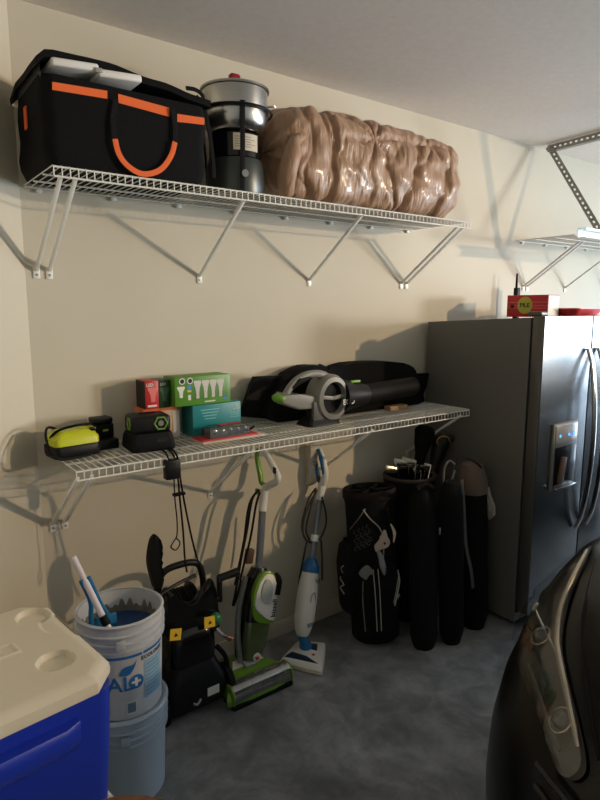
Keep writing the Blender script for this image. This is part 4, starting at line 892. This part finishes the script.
b = B(); b.tube([at(x, y, Y=-.50) for x, y in [(444, 490), (444, 470), (449, 461), (455, 466), (452, 480)]], .006, 6, sub=4); obj('carry_loop', b, GREYPL, cb_)
obj('small_tag', B().box(at(440, 531, Y=-.57), (.008, .004, .035)), LGREY, cb_)
cc, rings = carry_bag('black carry bag with taupe top and grey strap beside the refrigerator', at(483, 630, Z=0)+V(.0, .06, 0), at(472, 464, Y=-.50), .08, .082, FABK)
b = B(); b.tube([at(x, y, Y=-.60) for x, y in [(462, 480), (464, 510), (466, 545), (471, 570), (473, 588)]], .013, 6, sub=4, flat=(.2, (0, 1, 0))); obj('webbing_strap', b, mat('grey_webbing', (92, 90, 86), .8), cc)
TP = mat('taupe_canvas', (104, 90, 78), .85, bump=.2, bscale=200)
b = B(); rg = []
for k in (10, 11, 12, 12.3):
    i = min(12, int(k)); r = rings[i]; c = sum(r, Vector())/len(r); s = {9.3: 1.06, 10: 1.06, 11: 1.10, 12: 1.3, 12.3: .5}[k]
    rg.append([c+(p-c)*s+V(0, 0, (.012 if k > 12 else 0)) for p in r])
b.loft(rg); obj('taupe_top', b, TP, cc)
b = B(); b.tube([at(x, y, Y=-.55) for x, y in [(455, 470), (459, 459), (468, 458), (478, 464), (483, 472)]], .006, 6, sub=4); obj('top_hem', b, BLKM, cc)
t = thing('cleaning_rag', 'crumpled white rag tucked between the carry bag and the refrigerator', 'rag', (0, 0, 0))
b = B(); rp = [at(x, y, X=2.165) for x, y in [(482, 487), (487, 488), (489, 497), (493, 507), (493, 516), (489, 520), (486, 512), (487, 505), (483, 500)]]
c = sum(rp, Vector())/len(rp)
b = strip([p for p in rp], (.022, .0, .002)); obj('rag_fold', b, mat('white_rag', (196, 190, 178), .9), t)
strip2 = strip([c+(p-c)*.65+V(-.014, .004, .006) for p in rp], (.012, .0, .002)); obj('rag_fold', strip2, mat('white_rag', (196, 190, 178), .9), t)

# ------------------------------------------------------------------ cooler on its white chest
LZT = .90; CROT = math.radians(7.5); cw, cdp = .66, .465; CHF = .055
fc_ = at(113, 670, Z=LZT-.01)                                   # right front corner of the lid
CR = Matrix.Rotation(CROT, 3, 'Z'); cc0 = V(fc_.x+.012, fc_.y-.012, 0) - CR @ V(cw/2, -cdp/2, 0)
t = thing('storage_chest', 'white plastic storage chest on the floor carrying the blue cooler', 'chest', (cc0.x, cc0.y, 0), (0, 0, CROT))
b = B(); b.loft([rr(.61, .40, .06, .0), rr(.64, .43, .07, .02), rr(.67, .45, .07, .44)]); obj('chest_body', b, WHITE, t)
b = B(); b.loft([rr(.68, .46, .08, .441), rr(.70, .48, .09, .447), rr(.70, .48, .09, .48), rr(.67, .45, .08, .5)]); obj('chest_lid', b, WHITE, t)
t = thing('cooler', 'blue cooler with cream lid and cup recesses standing on the white chest', 'cooler', (cc0.x, cc0.y, .502), (0, 0, CROT))
CBL = mat('cooler_blue', (26, 52, 170), .38, bump=.02, bscale=300); CLID = mat('cooler_cream_lid', (216, 206, 184), .5, bump=.03, bscale=250)
hB = .352
b = B(); b.loft([rr(cw-.06, cdp-.06, .03, 0), rr(cw-.05, cdp-.05, .035, .01), rr(cw-.025, cdp-.025, .04, hB*.6), rr(cw-.015, cdp-.015, .04, hB)]); obj('cooler_body', b, CBL, t)
pf = [(.02, -.11), (-.004, -.11), (-.03, -.085), (-.036, -.045), (-.03, -.035), (.02, -.03)]
b = B(); b.loft([[V(x, -cdp/2+.012+y*sc, hB+z) for y, z in pf] for x, sc in ((-.40, 1), (cw/2-.135, 1), (cw/2-.10, .55))]); obj('front_handle', b, CBL, t)
# lid: height field with chamfered rim, cup recesses, finger scoop and a raised plate
def loc_(p): q = CR.inverted() @ (V(p.x, p.y, 0)-cc0); return (q.x, q.y)
cups = [loc_(at(56, 662, Z=LZT-.004)), loc_(at(33, 617, Z=LZT-.004))]
lh = LZT-.502-hB
def inset(x, y):
    hx, hy = cw/2, cdp/2; d = min(hx-abs(x), hy-abs(y)); return min(d, ((hx+hy-CHF)-(abs(x)+abs(y)))/1.414)
def sstep(t_): t_ = max(0, min(1, t_)); return t_*t_*(3-2*t_)
def lidz(x, y):
    e = max(0, inset(x, y)); z = lh
    if e < .03: z = lh-.014*(1-e/.03)**2
    for cx, cy in cups+[(-p[0], p[1]) for p in cups]:
        z -= .014*sstep((.044-math.hypot(x-cx, y-cy))/.006)
    z -= .006*sstep((.078-math.hypot((x-(cw/2+.0))*1.15, y-.06))/.012)
    px_, py_ = x-(cups[0][0]-.09), y-(cups[0][1]+cups[1][1])/2
    if abs(px_) < .045 and abs(py_) < .028: z += .003
    if abs(px_) < .036 and abs(py_) < .02: z -= .0025
    return z
def clampoct(u, v):
    """grid pulled onto the chamfered rectangle outline"""
    x, y = (u-.5)*cw, (v-.5)*cdp; ex = abs(x)+abs(y)-(cw/2+cdp/2-CHF)
    if ex > 0: x -= math.copysign(ex/2, x); y -= math.copysign(ex/2, y)
    return x, y
b = B(); b.surf(lambda u, v: Vector((*clampoct(u, v), lidz(*clampoct(u, v))+hB)), 220, 140)
oc = [(-cw/2, -cdp/2+CHF), (-cw/2+CHF, -cdp/2), (cw/2-CHF, -cdp/2), (cw/2, -cdp/2+CHF), (cw/2, cdp/2-CHF), (cw/2-CHF, cdp/2), (-cw/2+CHF, cdp/2), (-cw/2, cdp/2-CHF)]
b.loft([[V(x, y, hB+lh-.0139) for x, y in oc], [V(x*1.006, y*1.006, hB+.02) for x, y in oc], [V(x*1.004, y*1.004, hB+.006) for x, y in oc], [V(x*.985, y*.985, hB+.002) for x, y in oc]], cap=False)
b.bm.faces.new([b.bm.verts.new(V(x*.985, y*.985, hB+.002)) for x, y in reversed(oc)])
obj('cooler_lid', b, CLID, t, 30)

# ------------------------------------------------------------------ stool in the foreground
t = thing('bar_stool', 'brown round wooden stool in front of the blue cooler', 'stool', (-.262, -1.50, 0))
WD = mat('brown_wood', (112, 70, 48), .45, var=.3, vscale=6, stretch=(1, 9, 1))
b = B(); b.lathe([(0, .71), (.15, .71), (.165, .72), (.168, .735), (.16, .748), (0, .752)], 40); obj('seat', b, WD, t)
for k in range(4):
    a = PI/4+k*PI/2; b = B(); b.cyl((.10*math.cos(a), .10*math.sin(a), .712), (.16*math.cos(a), .16*math.sin(a), 0), .017, .014, 12); obj('leg', b, WD, t)
for k in range(4):
    a, c_ = PI/4+k*PI/2, PI/4+(k+1)*PI/2; b = B(); b.cyl((.141*math.cos(a), .141*math.sin(a), .22), (.141*math.cos(c_), .141*math.sin(c_), .22), .009, seg=10); obj('stretcher', b, WD, t)

# ------------------------------------------------------------------ parked car, nose towards the wall corner
CARP = mat('black_car_paint', (5, 5, 6), .3, coat=.12, spec=.2)
CYC = -2.27; XE = 5.0
t = thing('car', 'black car parked nose-in with swept-back headlight beside the refrigerator', 'car', (0, 0, 0))
LV = [(.17, .84, .56), (.24, .88, .47), (.34, .90, .43), (.46, .90, .42), (.56, .90, .44), (.66, .888, .48), (.74, .868, .54), (.815, .85, .62), (.88, .825, .73), (.935, .795, .86), (.973, .755, 1.0), (1.003, .69, 1.15), (1.022, .56, 1.3), (1.03, .35, 1.42)]
def carrow(z, w_, x0):
    xs = max(1.45, x0+.55); pts = []; N = 56; ne = 2.3
    for k in range(9): pts.append(V(2.1-(2.1-xs)*k/9, CYC+w_, z))
    for k in range(N+1):
        a = PI/2-PI*k/N; ca, sa = max(0.0, math.cos(a)), math.sin(a)
        pts.append(V(xs-(xs-x0)*ca**(2/ne), CYC+w_*math.copysign(abs(sa)**(2/ne), sa), z))
    for k in range(9): pts.append(V(xs+(2.1-xs)*(k+1)/9, CYC-w_, z))
    return pts
rows = [carrow(*l) for l in LV]
b = B(); b.loft(rows, cap=False, closed=False)
top = rows[-1]; nn = len(top)
for i in range(nn//2-1):
    b.bm.faces.new([b.bm.verts.new(p) for p in (top[i], top[i+1], top[nn-2-i], top[nn-1-i])])
body = obj('front_body', b, CARP, t, 60)
bmt = bmesh.new(); bmt.from_mesh(body.data); bmesh.ops.triangulate(bmt, faces=bmt.faces); BVH = BVHTree.FromBMesh(bmt); bmt.free()
def hit(px, py, off=0, nor=False):
    r = ray(px, py).normalized(); loc, nrm, i, d = BVH.ray_cast(CAM, r)
    if loc is None:
        loc, nrm, i, d = BVH.find_nearest(CAM+r*2.0)
    if nrm.dot(r) > 0: nrm = -nrm
    return loc+nrm*off if not nor else (loc+nrm*off, nrm)
def pxpatch(poly, off, step=5):
    """patch of the body surface bounded by an outline, lifted off by a small distance"""
    P2 = [Vector(p) for p in poly]; n0 = len(P2)
    pts = list(P2); xs = [p.x for p in P2]; ys = [p.y for p in P2]
    def inside(x, y):
        c = False; j = n0-1
        for i in range(n0):
            a, d = P2[i], P2[j]
            if (a.y > y) != (d.y > y) and x < (d.x-a.x)*(y-a.y)/(d.y-a.y)+a.x: c = not c
            j = i
        return c
    y = min(ys)
    while y < max(ys):
        x = min(xs)
        while x < max(xs):
            if inside(x, y) and min((Vector((x, y))-p).length for p in P2) > step*.6: pts.append(Vector((x, y)))
            x += step
        y += step
    r = geometry.delaunay_2d_cdt(pts, [], [list(range(n0))], 1, 1e-4)
    b = B(); vs = [b.bm.verts.new(hit(p.x, p.y, off)) for p in r[0]]
    for f in r[2]:
        try: b.bm.faces.new([vs[i] for i in f])
        except ValueError: pass
    return b
def pxs_(l, n): return [(p.x, p.y) for p in smooth([Vector((x, y, 0)) for x, y in l], n, True)]
lens = pxs_([(592, 547), (566, 572), (543, 594), (531, 607), (523, 625), (521, 645), (527, 670), (541, 710), (556, 748), (567, 776), (578, 782), (588, 772), (586, 748), (578, 712), (567, 672), (564, 640), (570, 605), (582, 572)], 3)
hl = obj('headlight', pxpatch(lens, .007, 4), mat('headlight_housing', (44, 42, 40), .4, .3), t, 60)
obj('lens_cover', pxpatch(lens, .028, 4), film('headlight_lens', (.85, .85, .83), .08, .05), hl, 60)
def pxtube(pxs, r, off, m, name, flat=None):
    b = B(); b.tube([hit(x, y, off) for x, y in pxs], r, 7, sub=5); return obj(name, b, m, hl)
CHR = mat('warm_chrome', (190, 178, 160), .25, .8)
pxtube([(588, 553), (574, 582), (563, 612), (560, 640), (562, 660), (569, 695), (577, 730), (581, 750)], [.004, .008, .008, .009, .009, .008, .007, .004], .011, CHR, 'light_guide')
pxtube([(537, 605), (539, 615), (546, 630), (555, 648), (561, 660)], .0035, .008, CHR, 'light_guide')
pxtube([(524, 640), (534, 675), (548, 715), (562, 752)], .006, .004, mat('grey_bezel', (84, 82, 78), .4, .3), 'bezel')
for x, y, r in ((543, 638, .026), (563, 722, .026)):
    p, v = hit(x, y, .004, True); b = B(); b.sph(p, r, 18); pj = obj('projector', b, mat('projector_glass', (70, 68, 64), .08, .2, coat=1), hl)
    p = p+v*.004; n = 20; u1 = v.orthogonal().normalized(); u2 = v.cross(u1)
    b = B(); b.tube([p+u1*(r*1.1*math.cos(2*PI*j/n))+u2*(r*1.1*math.sin(2*PI*j/n)) for j in range(n)], .003, 6, closed=True); obj('projector_ring', b, CHR, pj)
b = B(); b.sph(hit(534, 606, .004), (.02, .012, .016)); obj('side_reflector', b, mat('pale_reflector', (170, 164, 150), .2, .6), hl)
obj('amber_marker', pxpatch([(524, 640), (531, 627), (540, 640), (533, 655)], .010), mat('amber_plastic', (90, 52, 28), .25), hl, 60)
# hood shut line, grille and lower intake
for pxl in ([(596, 560), (588, 590), (582, 630), (587, 680), (594, 730), (599, 760)], [(604, 600), (606, 660), (612, 720)]):
    b = B(); b.tube([hit(x, y, .0) for x, y in pxl], .004, 6, sub=4); obj('shut_line', b, BLKM, t)
for k in range(5):
    z = .50+.055*k
    b = B(); b.tube([V(carrow(z, .9, .43 if z < .6 else .49)[28+i].x-.006, carrow(z, .9, .43)[28+i].y, z) for i in range(0, 18)], .008, 6); obj('grille_bar', b, DK, t)
obj('licence_plate', B().box((.405, CYC, .40), (.012, .32, .12), .003), CW, t)
# rest of the car
b = B(); b.loft([[V(2.1, CYC+w_, z) for z, w_, _ in LV]+[V(2.1, CYC-w_, z) for z, w_, _ in reversed(LV)], [V(4.7, CYC+w_*.99, z) for z, w_, _ in LV]+[V(4.7, CYC-w_*.99, z) for z, w_, _ in reversed(LV)], [V(5.1, CYC+w_*.88, z*.96) for z, w_, _ in LV]+[V(5.1, CYC-w_*.88, z*.96) for z, w_, _ in reversed(LV)]]); obj('rear_body', b, CARP, t, 50)
def cab(x0, x1, w_, z): return [V(x0, CYC-w_*.92, z), V(x0+.1, CYC-w_, z), V(x1, CYC-w_, z), V(x1+.0, CYC+w_, z), V(x0+.1, CYC+w_, z), V(x0, CYC+w_*.92, z)]
b = B(); b.loft([cab(1.75, 4.75, .76, .955), cab(2.75, 4.3, .62, 1.36)]); obj('window_glass', b, mat('tinted_glass', (12, 14, 15), .06, coat=1), t)
b = B(); b.loft([cab(2.71, 4.34, .63, 1.355), cab(2.77, 4.28, .60, 1.385), cab(2.9, 4.1, .4, 1.40)]); obj('roof', b, CARP, t)
for x in (1.5, 4.05):
    for s in (-1, 1):
        Mw = Matrix.Translation((x, CYC+s*.77, .32)) @ Matrix.Rotation(PI/2, 4, 'X')
        wv = B(); wv.lathe([(0, -.095), (.2, -.1), (.3, -.1), (.32, -.07), (.32, .07), (.3, .1), (.2, .1), (0, .095)], 36, Mw); wh = obj('wheel', wv, RUB, t)
        obj('rim', B().lathe([(0, -.103), (.2, -.103), (.205, 0), (.2, .103), (0, .103)], 30, Mw), GALV, wh)
